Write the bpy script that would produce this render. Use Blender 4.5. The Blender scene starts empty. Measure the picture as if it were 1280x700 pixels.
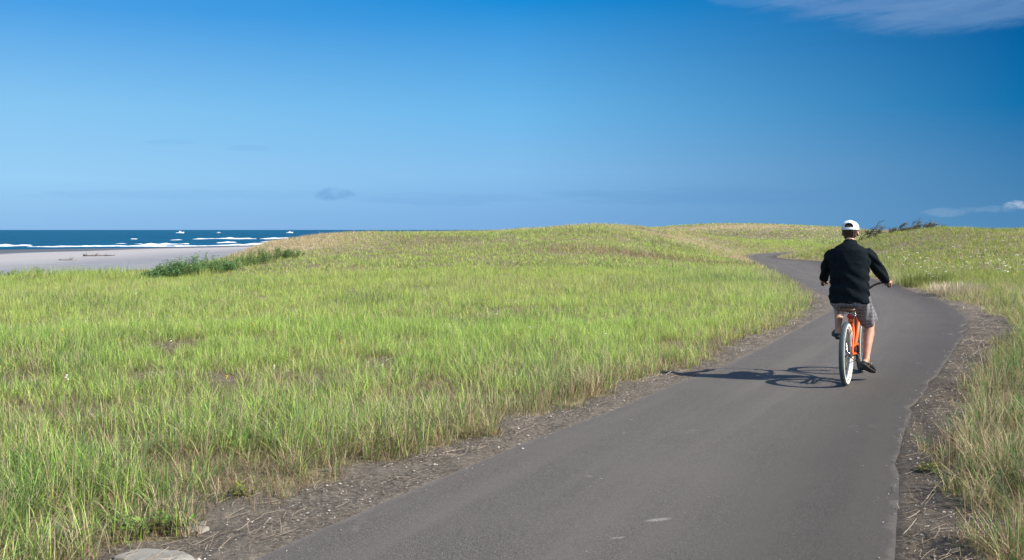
import bpy, bmesh, math, random
import numpy as np
from mathutils import Vector, Matrix, Euler
R = math.radians
SKY_L = [(139, 187, 233), (153, 206, 245), (134, 197, 242), (73, 160, 230), (60, 120, 190)]
SKY_M = [(124, 174, 224), (134, 190, 236), (110, 184, 236), (24, 141, 217), (40, 100, 170)]
SKY_R = [(80, 138, 184), (62, 126, 178), (12, 112, 172), (0, 97, 161), (0, 85, 150)]
random.seed(7)
RNG = np.random.default_rng(11)
EYE = 1.65
scene = bpy.context.scene
COL = scene.collection

# ------------------------------------------------------------------ camera
cam_d = bpy.data.cameras.new("camera")
cam = bpy.data.objects.new("camera", cam_d)
COL.objects.link(cam)
cam.location = (0, 0, EYE)
cam.rotation_euler = (R(90), 0, 0)
cam_d.sensor_width = 36.0
cam_d.lens = 36.0 * 1300 / 1280
cam_d.shift_y = -63.2 / 1280
cam_d.clip_start = 0.05
cam_d.clip_end = 30000
scene.camera = cam

# ------------------------------------------------------------------ exposure
scene.view_settings.view_transform = 'Standard'
scene.view_settings.look = 'None'
scene.view_settings.gamma = 1
scene.view_settings.use_curve_mapping = False
EXPOSURE = 1.2
scene.view_settings.exposure = EXPOSURE
scene.cycles.max_bounces = 6
scene.cycles.transmission_bounces = 4
scene.cycles.diffuse_bounces = 3

# ------------------------------------------------------------------ sun and sky
SHADOW = Vector((-1.2, 0.5, -1.06))            # where the light travels
SUN_EL = math.atan2(1.06, math.hypot(1.2, 0.5))
SUN_AZ = math.atan2(1.2, -0.5)                # clockwise from +Y
sd = bpy.data.lights.new("sun", 'SUN')
sun = bpy.data.objects.new("sun", sd)
COL.objects.link(sun)
sun.rotation_euler = SHADOW.to_track_quat('-Z', 'Y').to_euler()
sun.location = (30, -15, 30)
sd.energy = 4.4
sd.angle = R(0.5)
sd.color = (1.0, 0.925, 0.80)


def srgb(r, g, b):
    f = lambda c: c / 12.92 if c <= 0.04045 else ((c + 0.055) / 1.055) ** 2.4
    return (f(r / 255), f(g / 255), f(b / 255), 1)


class NT:
    """small helper round a node tree"""
    def __init__(s, tree):
        s.t = tree; s.n = tree.nodes; s.l = tree.links
    def add(s, kind, **kw):
        n = s.n.new(kind)
        for k, v in kw.items():
            setattr(n, k, v)
        return n
    def link(s, a, b):
        s.l.new(a, b)
    def put(s, sock, v):
        if isinstance(v, bpy.types.NodeSocket): s.l.new(v, sock)
        elif v is not None: sock.default_value = v
    def math(s, op, a, b=None, c=None, clamp=False):
        n = s.add('ShaderNodeMath', operation=op, use_clamp=clamp)
        for i, v in enumerate((a, b, c)):
            if v is not None: s.put(n.inputs[i], v)
        return n.outputs[0]
    def mix(s, f, a, b, blend='MIX'):
        n = s.add('ShaderNodeMix', data_type='RGBA', blend_type=blend)
        s.put(n.inputs[0], f); s.put(n.inputs[6], a); s.put(n.inputs[7], b)
        return n.outputs[2]
    def noise(s, vec, scale, detail=3, rough=0.55, dist=0.0):
        n = s.add('ShaderNodeTexNoise')
        if vec is not None: s.link(vec, n.inputs['Vector'])
        n.inputs['Scale'].default_value = scale
        n.inputs['Detail'].default_value = detail
        n.inputs['Roughness'].default_value = rough
        n.inputs['Distortion'].default_value = dist
        return n.outputs['Fac']
    def ramp(s, f, stops, interp='LINEAR'):
        n = s.add('ShaderNodeValToRGB')
        r = n.color_ramp; r.interpolation = interp
        while len(r.elements) < len(stops): r.elements.new(0.5)
        for e, (p, c) in zip(r.elements, stops):
            e.position = p; e.color = c if len(c) == 4 else (*c, 1)
        s.put(n.inputs[0], f)
        return n.outputs[0]
    def maprange(s, v, a, b, c=0.0, d=1.0, smooth=False):
        n = s.add('ShaderNodeMapRange', clamp=True)
        if smooth: n.interpolation_type = 'SMOOTHSTEP'
        s.put(n.inputs[0], v)
        for i, q in enumerate((a, b, c, d)): n.inputs[i + 1].default_value = q
        return n.outputs[0]


world = bpy.data.worlds.new("World")
scene.world = world
world.use_nodes = True
w = NT(world.node_tree)
w.n.clear()
sky = w.add('ShaderNodeTexSky', sky_type='NISHITA')
sky.sun_disc = False
sky.sun_elevation = SUN_EL
sky.sun_rotation = SUN_AZ
sky.altitude = 0
sky.air_density = 1.0
sky.dust_density = 0.4
sky.ozone_density = 2.0
tc = w.add('ShaderNodeTexCoord')
sep = w.add('ShaderNodeSeparateXYZ')
w.link(tc.outputs['Generated'], sep.inputs[0])
sx, sy_, sz = sep.outputs
hyp = w.math('SQRT', w.math('ADD', w.math('MULTIPLY', sx, sx), w.math('MULTIPLY', sy_, sy_)))
elev = w.math('DIVIDE', sz, w.math('MAXIMUM', hyp, 0.02))       # tangent of elevation
azi = w.math('DIVIDE', sx, w.math('MAXIMUM', hyp, 0.02))        # sine of azimuth
ef = w.maprange(elev, 0.0, 0.5, 0, 1)
sc = 1 / 0.5
# polarised clear-day sky: pale towards the sea, deep blue inland
EXPK = 2 ** -EXPOSURE
def cs(r, g, b):
    c = srgb(r, g, b)
    return (c[0] * EXPK, c[1] * EXPK, c[2] * EXPK, 1)
left_r = w.ramp(ef, [(0.0, cs(*SKY_L[0])), (0.045 * sc, cs(*SKY_L[1])), (0.11 * sc, cs(*SKY_L[2])), (0.20 * sc, cs(*SKY_L[3])), (0.9, cs(*SKY_L[4]))])
mid_r = w.ramp(ef, [(0.0, cs(*SKY_M[0])), (0.055 * sc, cs(*SKY_M[1])), (0.11 * sc, cs(*SKY_M[2])), (0.22 * sc, cs(*SKY_M[3])), (0.9, cs(*SKY_M[4]))])
right_r = w.ramp(ef, [(0.0, cs(*SKY_R[0])), (0.055 * sc, cs(*SKY_R[1])), (0.11 * sc, cs(*SKY_R[2])), (0.17 * sc, cs(*SKY_R[3])), (0.9, cs(*SKY_R[4]))])
c1 = w.mix(w.maprange(azi, -0.42, 0.0), left_r, mid_r)
c2 = w.mix(w.maprange(azi, 0.0, 0.44), c1, right_r)
nish = w.mix(1.0, sky.outputs[0], (0.12, 0.12, 0.12, 1), 'MULTIPLY')
# overhead and away from the polarised quarter the sky is the plain physical one
open_sky = w.math('MAXIMUM', w.maprange(elev, 0.35, 1.3), w.maprange(sy_, 0.35, -0.4))
base = w.mix(w.math('MAXIMUM', open_sky, 0.003), c2, nish)
# clouds, laid out by direction: azimuth tangent and elevation tangent
yy = w.math('MAXIMUM', sy_, 0.05)
U = w.math('DIVIDE', sx, yy)
V = w.math('DIVIDE', sz, yy)
comb = w.add('ShaderNodeCombineXYZ')
w.link(U, comb.inputs[0]); w.link(w.math('MULTIPLY', V, 1.6), comb.inputs[1])
streak = w.add('ShaderNodeCombineXYZ')
w.link(U, streak.inputs[0]); w.link(w.math('SUBTRACT', w.math('MULTIPLY', V, 6.0), w.math('MULTIPLY', U, 0.8)), streak.inputs[1])
level = w.add('ShaderNodeCombineXYZ')
w.link(U, level.inputs[0]); w.link(w.math('MULTIPLY', V, 14.0), level.inputs[1])
def cloud(px, py, rx, ry, scale, thr, soft, amount, col, tilt=0.0, det=7, co=comb):
    global base
    u0 = (px - 640) / 1300; v0 = (287.5 - py) / 1300
    du = w.math('SUBTRACT', U, u0); dv = w.math('SUBTRACT', V, v0)
    dv = w.math('SUBTRACT', dv, w.math('MULTIPLY', du, tilt))
    a = w.math('DIVIDE', du, rx / 1300); b = w.math('DIVIDE', dv, ry / 1300)
    d = w.math('ADD', w.math('MULTIPLY', a, a), w.math('MULTIPLY', b, b))
    fall = w.maprange(d, 0.0, 1.0, 1.0, 0.0, True)
    n = w.noise(co.outputs[0], scale, det, 0.68, 0.4)
    m = w.maprange(w.math('ADD', n, w.math('MULTIPLY', fall, 0.35)), thr, thr + soft, 0, 1, True)
    m = w.math('MULTIPLY', w.math('MULTIPLY', m, w.maprange(d, 0.2, 1.0, 1.0, 0.0, True)), amount)
    base = w.mix(m, base, cs(*col))
cloud(1130, -4, 290, 46, 9, 0.50, 0.42, 0.72, (104, 146, 198), 0.0, co=streak)
cloud(1210, 14, 190, 34, 16, 0.50, 0.40, 0.50, (108, 150, 198), 0.10, co=streak)
cloud(940, 0, 90, 14, 22, 0.50, 0.35, 0.35, (90, 150, 210), 0.0, co=streak)
cloud(417, 243, 40, 13, 34, 0.62, 0.35, 0.55, (104, 156, 208), det=9)
cloud(1183, 266, 42, 9, 60, 0.60, 0.35, 0.45, (140, 172, 206))
cloud(1271, 257, 22, 9, 90, 0.62, 0.30, 0.65, (190, 206, 226))
cloud(1238, 262, 60, 7, 60, 0.62, 0.35, 0.35, (140, 175, 208))
cloud(210, 178, 50, 6, 26, 0.62, 0.30, 0.25, (112, 170, 226), co=level)
cloud(312, 186, 46, 6, 26, 0.62, 0.30, 0.22, (112, 170, 226), co=level)
cloud(240, 244, 330, 9, 20, 0.60, 0.25, 0.22, (124, 178, 230), co=level)
cloud(560, 250, 170, 13, 16, 0.60, 0.28, 0.22, (108, 160, 216), co=level)
cloud(900, 246, 330, 18, 12, 0.58, 0.30, 0.20, (88, 146, 202), co=level)
bgn = w.add('ShaderNodeBackground')
w.link(base, bgn.inputs[0])
bgn.inputs[1].default_value = 1.0
wo = w.add('ShaderNodeOutputWorld')
w.link(bgn.outputs[0], wo.inputs[0])


# ------------------------------------------------------------------ helpers
def tag(o, label=None, cat=None, group=None, kind=None):
    if label: o["label"] = label
    if cat: o["category"] = cat
    if group: o["group"] = group
    if kind: o["kind"] = kind
    return o


def link(name, me, mat=None, parent=None):
    o = bpy.data.objects.new(name, me)
    COL.objects.link(o)
    if mat is not None:
        me.materials.clear(); me.materials.append(mat)
    if parent is not None: o.parent = parent
    return o


def empty(name, loc=(0, 0, 0), rz=0.0):
    o = bpy.data.objects.new(name, None)
    COL.objects.link(o)
    o.location = loc; o.rotation_euler = (0, 0, rz)
    o.empty_display_size = 0.2
    return o


def np_mesh(name, V, F, smooth=False):
    """V (n,3); F list of (m,k) index arrays"""
    me = bpy.data.meshes.new(name)
    V = np.asarray(V, np.float32)
    me.vertices.add(len(V))
    me.vertices.foreach_set("co", V.ravel())
    loops = np.concatenate([np.asarray(f, np.int32).ravel() for f in F])
    sizes = np.concatenate([np.full(len(f), f.shape[1], np.int32) for f in F])
    starts = np.concatenate([[0], np.cumsum(sizes)[:-1]]).astype(np.int32)
    me.loops.add(len(loops))
    me.loops.foreach_set("vertex_index", loops)
    me.polygons.add(len(sizes))
    me.polygons.foreach_set("loop_start", starts)
    me.update(calc_edges=True)
    me.polygons.foreach_set("use_smooth", np.full(len(sizes), smooth, bool))
    return me


def hash2(ix, iy, seed):
    h = (ix.astype(np.int64) * 374761393 + iy.astype(np.int64) * 668265263 + seed * 1442695041) & 0xffffffff
    h = ((h ^ (h >> 13)) * 1274126177) & 0xffffffff
    h = h ^ (h >> 16)
    return (h & 0xffff) / 65535.0


def vnoise(x, y, seed=0):
    x = np.asarray(x, float); y = np.asarray(y, float)
    ix = np.floor(x); iy = np.floor(y)
    fx = x - ix; fy = y - iy
    fx = fx * fx * (3 - 2 * fx); fy = fy * fy * (3 - 2 * fy)
    a = hash2(ix, iy, seed); b = hash2(ix + 1, iy, seed)
    c = hash2(ix, iy + 1, seed); d = hash2(ix + 1, iy + 1, seed)
    return a + (b - a) * fx + (c - a) * fy + (a - b - c + d) * fx * fy


def fbm(x, y, seed=0, oct=4):
    s = 0; amp = 0.5; t = 0
    for i in range(oct):
        s = s + amp * vnoise(x * 2 ** i + 17.3 * i, y * 2 ** i - 9.1 * i, seed + i); t += amp; amp *= 0.5
    return s / t


def sstep(a, b, x):
    t = np.clip((x - a) / (b - a), 0, 1)
    return t * t * (3 - 2 * t)


# ------------------------------------------------------------------ lie of the land
def smooth_curve(pts, sig=1.0):
    y = np.array([p[0] for p in pts], float); x = np.array([p[1] for p in pts], float)
    ys = np.arange(y[0], y[-1], 0.1)
    xs = np.interp(ys, y, x)
    k = np.exp(-0.5 * (np.arange(-40, 41) * 0.1 / sig) ** 2); k /= k.sum()
    pad = np.concatenate([xs[0] + (np.arange(-40, 0) * 0.1) * (x[1] - x[0]) / (y[1] - y[0]), xs,
                          xs[-1] + (np.arange(1, 41) * 0.1) * (x[-1] - x[-2]) / (y[-1] - y[-2])])
    return ys, np.convolve(pad, k, 'valid')


LE = smooth_curve([(-60, -22), (-10, -7.4), (0, -3.45), (5.2, -1.24), (5.72, -1.06), (6.9, -.42), (7.94, .04), (9.37, .91), (11.4, 1.9),
                   (12.3, 2.47), (16.1, 4.23), (21.2, 6.55), (23.8, 7.35), (29.4, 8.4), (35.8, 9.5), (41, 10.4), (50, 12.0),
                   (56, 13.0), (61, 13.9), (67, 15.4), (73, 19.0), (82, 26), (95, 34), (120, 54)], 0.7)
RE = smooth_curve([(-60, -18.8), (-10, -4.3), (0, -.15), (5.2, 1.92), (6.25, 2.33), (8.3, 3.1), (10.57, 4.18), (12, 4.96), (13.4, 5.63),
                   (17.9, 7.9), (20.2, 8.75), (24.1, 9.95), (27.5, 10.55), (29.4, 11.0), (35, 12.0), (41, 13.2), (50, 15.4), (53.5, 15.9), (57, 15.1),
                   (60, 15.2), (64, 16.4), (71, 19.4), (82, 29), (95, 39), (120, 58)], 0.8)
def xl(y): return np.interp(y, *LE)
def xr(y): return np.interp(y, *RE)
def edge_wob(y, s): return 0.05 * (fbm(y * 0.9, y * 0 + 3, s, 4) - 0.5) + 0.02 * (vnoise(y * 9, y * 0, s + 9) - 0.5)


def path_sd(x, y):
    """signed distance to the path: negative on it; side -1 left, +1 right"""
    L = xl(y); Rr = xr(y)
    sl = 0.88
    dl = (L - x) * sl; dr = (x - Rr) * sl
    return np.maximum(dl, dr), np.where(dl > dr, -1, 1)


def edge_x(y):      # seaward foot of the dunes
    return np.interp(y, [-200, 0, 20, 31, 36.5, 40, 43, 46, 50, 55, 60, 70, 90, 140, 400, 3000, 9000],
                     [-90, -64, -52, -44, -28, -19.5, -17.5, -17, -17, -17.3, -18, -18.5, -17.5, -20, -30, 60, 800])
def water_x(y):
    return np.interp(y, [-3000, -200, 200, 262, 285, 327, 420, 600, 1500, 3000, 9000],
                     [-700, -230, -158, -134, -108, -88, -80, -76, -60, 0, 700])


SEA = -3.5
def bump(x, y, cx, cy, sx, sy, h):
    return h * np.exp(-0.5 * (((x - cx) / sx) ** 2 + ((y - cy) / sy) ** 2))


def land(x, y):
    x = np.asarray(x, float); y = np.asarray(y, float)
    sd, side = path_sd(x, y)
    m = sstep(0.6, 9, sd) * 0.85 + 0.15 * sstep(0.3, 3, sd)
    hills = (bump(x, y, 1.5, 63, 11, 11, 1.27) + bump(x, y, 11, 72, 9, 9, 0.85) + bump(x, y, -10.5, 60, 4.5, 7, 0.58) - bump(x, y, -16, 38, 9, 6, 0.12)
             + bump(x, y, 34, 58, 15, 15, 1.16) + bump(x, y, 23.5, 60, 4.0, 5, 0.34)
             + bump(x, y, 38, 84, 14, 14, 1.0)) * m
    far = bump(x, y, 27, 140, 12, 20, 2.05) + bump(x, y, 42, 150, 17, 24, 1.75) + bump(x, y, 75, 160, 26, 30, 1.6) + bump(x, y, 0, 140, 22, 25, 0.7)
    farm = sstep(92, 122, y)
    h = hills + 0.62 * far * farm * (0.25 + 0.75 * m)
    h += (fbm(x * 0.11, y * 0.11, 5, 3) - 0.5) * 0.34 * sstep(2, 14, sd) * sstep(6, 30, np.hypot(x, y))
    h += (fbm(x * 0.5, y * 0.5, 8, 3) - 0.5) * 0.10 * sstep(0.8, 3, sd)
    # right-hand bank a touch proud of the path
    h += 0.07 * sstep(0.5, 1.8, sd) * (side > 0)
    # micro relief and the ragged shoulder
    near = 1 - sstep(25, 40, y)
    h += near * sstep(-0.02, 0.15, sd) * ((fbm(x * 3, y * 3, 21, 4) - 0.5) * (0.07 + 0.05 * (side > 0)) + (fbm(x * 14, y * 14, 31, 2) - 0.5) * 0.018)
    h += 0.020 * sstep(-0.06, 0.03, sd)
    h -= 0.07 * (1 - sstep(-0.18, -0.05, sd))
    # down to the beach
    ex = edge_x(y); wx = water_x(y)
    t = (x - wx) / np.maximum(ex - wx, 1)
    beach = SEA + 1.15 * np.clip(t, -40, 1) ** 1.0
    beach = np.where(t > 0, SEA + 1.15 * t, SEA + np.maximum(t * 2.0, -6))
    beach = beach + (fbm(x * 0.05, y * 0.05, 77, 3) - 0.5) * 0.25 * np.clip(t * 4, 0, 1) + (fbm(x * .4, y * .4, 79, 3) - .5) * .12 * sstep(.55, 1, t)
    k = sstep(-2.5, 4.5, x - ex + 2.0 * (fbm(y * 0.12, x * 0.05, 61, 3) - 0.5))
    return beach * (1 - k) + h * k


def path_z(x, y):
    return 0.022 + (fbm(x * 0.35, y * 0.35, 41, 2) - 0.5) * 0.018 + 0 * x


def grassiness(x, y):
    """0..1 how much grass stands here"""
    sd, side = path_sd(x, y)
    wl = 0.31 + 0.26 * (fbm(y * 1.1, x * 0.2, 51, 4) - 0.5) * 2 + np.where(y < 7.5, 0.22, 0) + 0.25 * (1 - sstep(6, 10, y)) * 0
    wr = 0.24 + 0.20 * (fbm(y * 0.9, x * 0.2, 57, 4) - 0.5) * 2 + 0.35 * bump(x, y, 8.3, 16.5, 3, 3.0, 1) + 0.14 * (1 - sstep(5, 7, y))
    wr = np.maximum(wr, 0.12)
    wd = np.where(side < 0, np.maximum(wl, 0.15), wr)
    wd = wd * np.where(y > 30, 0.45, 1.0)
    g = sstep(0, 0.22, sd - wd + 0.35 * (vnoise(x * 5, y * 5, 63) - 0.5))
    # worn spots
    for cx, cy, rx, ry in ((-3.95, 11.4, .42, .62), (-5.05, 10.9, .32, .5), (-3.15, 11.3, .30, .5), (-4.9, 14.2, .4, .6), (-1.6, 12.6, .25, .5), (-2.7, 12.0, .2, .3), (-3.1, 7.9, .3, .28), (-1.75, 6.15, .45, .3), (-2.4, 5.6, .3, .35)):
        g = g * (1 - 0.92 * np.exp(-(((x - cx) / rx) ** 2 + ((y - cy) / ry) ** 2)))
    # thins towards the sand
    ex = edge_x(y)
    e = x - ex
    g = g * sstep(-0.5, 3.0, e + 3 * (fbm(x * 0.25, y * 0.25, 71, 3) - 0.5) + 7 * (fbm(x * 0.55, y * 0.9, 73, 3) - 0.5))
    return g


# tone fields ---------------------------------------------------------------
def fields(x, y):
    """fractions of straw, brown and dark green for the sward at x, y, plus height factor"""
    sd, side = path_sd(x, y)
    d = np.hypot(x, y)
    n1 = fbm(x * 0.16, y * 0.10, 101, 4); n2 = fbm(x * 0.6, y * 0.5, 111, 3)
    nearl = 1 - sstep(8, 15, d)
    straw = 0.07 + 0.5 * np.clip(n1 - 0.52, 0, 1) + 0.25 * np.clip(n2 - 0.55, 0, 1) + 0.09 * nearl
    brown = 0.02 + 0.35 * np.clip(0.42 - n1, 0, 1) + 0.11 * nearl
    n3 = fbm(x * 0.33, y * 0.22, 121, 4)
    dark = 0.06 + 1.0 * np.clip(n2 - 0.56, 0, 1) + 1.6 * np.clip(n3 - 0.55, 0, 1) + 0.15 * nearl
    # sandy crest over the sea, tan far crest, bank beside the far path
    ex = edge_x(y)
    tan = np.exp(-((x - ex - 5.5) / 4.6) ** 2) * sstep(45, 53, y) * 0.95
    tan = np.maximum(tan, 0.62 * np.exp(-(((y - (65.5 + 0.15 * x)) / 2.6) ** 2)) * sstep(-12, -6, x) * sstep(20, 12, x))
    tan = np.maximum(tan, 0.85 * np.exp(-(((x - 12.9) / 1.5) ** 2 + ((y - 55) / 10) ** 2)))
    tan = np.maximum(tan, 0.75 * np.exp(-(((x - 27) / 15) ** 2 + ((y - 132) / 8) ** 2)))
    tan = np.maximum(tan, 0.30 * np.exp(-(((x - 12) / 9) ** 2 + ((y - 68) / 8) ** 2)))
    tan = np.maximum(tan, 0.45 * np.exp(-(((x - 12.9) / 1.0) ** 2 + ((y - 25.5) / 1.8) ** 2)))
    band = np.exp(-(((y - (115 + 0.10 * (x - 22))) / 2.2) ** 2)) * sstep(14, 18, x) * sstep(36, 28, x)
    dark = dark + 0.75 * band  # shadow line of the far dune ridge, painted as darker blades
    tan = np.maximum(tan, 0.4 * sstep(60, 66, y) * (y < 92) * (x < 14))
    straw = straw + tan
    heath = np.exp(-(((x - 4.6) / 3.8) ** 2 + ((y - 49) / 2.2) ** 2)) + 0.7 * np.exp(-(((x - 9) / 2.5) ** 2 + ((y - 47) / 1.6) ** 2)) + 0.5 * np.exp(-(((x + 3.5) / 2.0) ** 2 + ((y - 54) / 2.0) ** 2))
    brown = brown + 0.80 * heath * (0.4 + fbm(x * 1.5, y * 1.5, 131, 2))
    r = side > 0
    rn = r * (1 - sstep(14, 24, y))
    straw = np.where(r, straw + 0.02, straw) - 0.09 * rn
    dark = dark + 0.30 * rn  # greener sward near right, with side falloff also put into its tone
    brown = brown + 0.04 * rn
    brown = np.where(r, brown + 0.05 * (1 - sstep(20, 40, y)) + 0.0, brown)
    dark = np.where(r, dark + 0.05, dark)
    e = sstep(0.9, 0.2, sd - 0.35)
    brown = brown + 0.12 * e
    straw = straw + 0.18 * e
    hgt = 0.80 + 0.5 * (n1 - 0.5) + 0.5 * (n2 - 0.5)
    hgt = hgt + 1.1 * sstep(0.50, 0.66, fbm(x * 0.9, y * 0.5, 141, 3)) * (x < -11) * (y > 33) * (y < 44)
    hgt = hgt * np.where(r, 1.08, 1.0) * np.where(d < 9, 1.08, 1.0)
    return np.clip(straw, 0, .95), np.clip(brown, 0, .8), np.clip(dark, 0, .6), hgt

# ------------------------------------------------------------------ materials
def new_mat(name):
    m = bpy.data.materials.new(name)
    m.use_nodes = True
    nt = NT(m.node_tree)
    nt.n.clear()
    out = nt.add('ShaderNodeOutputMaterial')
    p = nt.add('ShaderNodeBsdfPrincipled')
    nt.link(p.outputs[0], out.inputs[0])
    return m, nt, p, out


def plain(name, col, rough=0.6, metal=0.0, var=0.12, scale=30, bump_=0.0, bscale=200, spec=0.5, coat=0.0, dirt=None):
    m, nt, p, out = new_mat(name)
    tcn = nt.add('ShaderNodeTexCoord')
    n = nt.noise(tcn.outputs['Object'], scale, 4)
    col = tuple(c * .80 for c in col)
    a = tuple(min(1, c * (1 - var)) for c in col); b = tuple(min(1, c * (1 + var)) for c in col)
    c = nt.ramp(n, [(0.3, a), (0.7, b)])
    if dirt is not None:
        n2 = nt.noise(tcn.outputs['Object'], scale * 0.6, 5, 0.7)
        c = nt.mix(nt.maprange(n2, 0.52, 0.72, 0, 0.7), c, (*dirt, 1))
    nt.link(c, p.inputs['Base Color'])
    p.inputs['Roughness'].default_value = rough
    p.inputs['Metallic'].default_value = metal
    p.inputs['Specular IOR Level'].default_value = spec
    p.inputs['Coat Weight'].default_value = coat
    if bump_ > 0:
        nb = nt.noise(tcn.outputs['Object'], bscale, 4)
        bn = nt.add('ShaderNodeBump'); bn.inputs['Strength'].default_value = bump_; bn.inputs['Distance'].default_value = 0.004
        nt.link(nb, bn.inputs['Height']); nt.link(bn.outputs[0], p.inputs['Normal'])
    return m


def blade_mat(name, trans=0.38, rough=0.45, spec=0.35, tmul=(1.0, 1.0, 1.0)):
    m = bpy.data.materials.new(name); m.use_nodes = True
    nt = NT(m.node_tree); nt.n.clear()
    out = nt.add('ShaderNodeOutputMaterial')
    at = nt.add('ShaderNodeAttribute', attribute_name='tone')
    p = nt.add('ShaderNodeBsdfPrincipled')
    nt.link(at.outputs['Color'], p.inputs['Base Color'])
    p.inputs['Roughness'].default_value = rough
    p.inputs['Specular IOR Level'].default_value = spec
    t = nt.add('ShaderNodeBsdfTranslucent')
    nt.link(nt.mix(1.0, at.outputs['Color'], (*tmul, 1), 'MULTIPLY'), t.inputs[0])
    mx = nt.add('ShaderNodeMixShader'); mx.inputs[0].default_value = trans
    nt.link(p.outputs[0], mx.inputs[1]); nt.link(t.outputs[0], mx.inputs[2])
    nt.link(mx.outputs[0], out.inputs[0])
    return m


def set_tone(me, cols):
    a = me.color_attributes.new("tone", 'FLOAT_COLOR', 'POINT')
    c = np.ones((len(cols), 4), np.float32); c[:, :3] = cols
    a.data.foreach_set("color", c.ravel())


# ------------------------------------------------------------------ ground
def build_ground():
    aa = np.concatenate([np.linspace(-180, -34, 40)[:-1], np.linspace(-34, 34, 640), np.linspace(34, 180, 40)[1:-1]])
    aa = np.radians(aa)
    rr = np.concatenate([np.linspace(0.4, 4.4, 24)[:-1], 4.4 * (60 / 4.4) ** np.linspace(0, 1, 420), 60 * (220 / 60) ** np.linspace(0, 1, 110)[1:],
                         220 * (9000 / 220) ** np.linspace(0, 1, 70)[1:]])
    A, Q = np.meshgrid(aa, rr)
    X = Q * np.sin(A); Y = Q * np.cos(A)
    Z = land(X, Y)
    far = sstep(250, 500, Q)
    Z = np.where(X > water_x(Y), Z * (1 - far) + np.minimum(Z, 0.2) * far, Z)
    n, k = X.shape
    V = np.stack([X, Y, Z], -1).reshape(-1, 3)
    i = np.arange(n * k).reshape(n, k)
    nx = np.roll(i, -1, axis=1)
    F = np.stack([i[:-1], i[1:], nx[1:], nx[:-1]], -1).reshape(-1, 4)
    V = np.vstack([V, [[0, 0, float(land(0.0, 0.01))]]])
    c = len(V) - 1
    F3 = np.stack([np.full(k, c), i[0], nx[0]], -1)
    me = np_mesh("ground", V, [F, F3], True)
    g = grassiness(V[:, 0], V[:, 1]); g = np.where(np.hypot(V[:, 0], V[:, 1]) > 300, (V[:, 0] > edge_x(V[:, 1])) * 1.0, g)
    ex = edge_x(V[:, 1]); kk = 1 - sstep(-1.0, 3.5, V[:, 0] - ex + 2 + 2.0 * (fbm(V[:, 1] * .3, V[:, 0] * .3, 88, 3) - .5))
    t = (V[:, 0] - water_x(V[:, 1])) / np.maximum(ex - water_x(V[:, 1]), 1)
    st, br, dk, hg = fields(V[:, 0], V[:, 1])
    for nm, arr in (("grassy", g), ("sand", kk), ("shore", np.clip(t, -1, 2)), ("straw", st), ("brown", br), ("rightside", (path_sd(V[:, 0], V[:, 1])[1] > 0) * (1 - sstep(12, 22, V[:, 1])))):
        a = me.attributes.new(nm, 'FLOAT', 'POINT'); a.data.foreach_set("value", arr.astype(np.float32))
    m, nt, p, out = new_mat("dune soil and sand")
    geo = nt.add('ShaderNodeNewGeometry'); P = geo.outputs['Position']
    at = lambda nm: nt.add('ShaderNodeAttribute', attribute_name=nm).outputs['Fac']
    nA = nt.noise(P, 2.2, 5, 0.65); nB = nt.noise(P, 34, 5, 0.7); nC = nt.noise(P, 150, 3, 0.7); nD = nt.noise(P, 0.35, 4)
    # shoulder: dark sandy grit with straw crumbs
    dirt = nt.ramp(nB, [(0.28, (0.022, 0.018, 0.014)), (0.46, (0.072, 0.060, 0.048)), (0.64, (0.165, 0.140, 0.112)), (0.8, (0.29, 0.25, 0.20))])
    dirt = nt.mix(nt.maprange(nA, 0.46, 0.70, 0, 0.5), dirt, nt.ramp(nC, [(0.3, (0.095, 0.080, 0.066)), (0.7, (0.23, 0.20, 0.165))]))
    dirt = nt.mix(nt.maprange(nC, 0.62, 0.75, 0, 0.6), dirt, (0.34, 0.28, 0.19, 1))
    thatch = nt.ramp(nB, [(0.3, (0.045, 0.036, 0.022)), (0.48, (0.115, 0.095, 0.055)), (0.62, (0.20, 0.165, 0.095)), (0.75, (0.31, 0.26, 0.16))])
    th2 = nt.mix(nt.maprange(nt.noise(P, 9, 6, .7), 0.45, 0.7, 0, .45), thatch, (0.10, 0.13, 0.04, 1))
    th2 = nt.mix(nt.maprange(at('straw'), 0.2, 0.95, 0.1, 0.9), th2, nt.ramp(nB, [(0.3, (0.22, 0.17, 0.10)), (0.7, (0.46, 0.37, 0.23))]))
    c = nt.mix(nt.maprange(at('grassy'), 0.2, 0.95, 0, 0.85), dirt, th2)
    sandc = nt.ramp(nt.noise(P, 0.25, 8, 0.75), [(0.3, (0.140, 0.145, 0.162)), (0.55, (0.182, 0.186, 0.202)), (0.75, (0.24, 0.235, 0.235))])
    sh = at('shore')
    sandc = nt.mix(nt.maprange(sh, 0.80, 0.62, 0, 0.9, True), sandc, (0.285, 0.272, 0.272, 1))
    # tide debris streaks
    mp = nt.add('ShaderNodeMapping'); nt.link(P, mp.inputs[0]); mp.inputs['Rotation'].default_value = (0, 0, R(-58)); mp.inputs['Scale'].default_value = (0.35, 0.03, 1)
    stn = nt.noise(mp.outputs[0], 1.0, 5, 0.7)
    sandc = nt.mix(nt.maprange(stn, 0.60, 0.72, 0, 0.5), sandc, (0.18, 0.165, 0.15, 1))
    sandc = nt.mix(nt.maprange(nt.math('ADD', sh, nt.math('MULTIPLY', nt.noise(P, 0.03, 3), 0.08)), 0.54, 0.47, 0, 0.92, True), sandc, (0.055, 0.065, 0.080, 1))
    c = nt.mix(nt.math('MULTIPLY', nt.math('SUBTRACT', 1.0, nt.maprange(at('grassy'), 0.0, 0.6)), nt.maprange(at('rightside'), 0, 1, 0, .55)), c, nt.mix(1.0, c, (0.42, 0.38, 0.35, 1), 'MULTIPLY'))  # bare verge on the right: grass shadow and falloff painted into the soil
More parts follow.
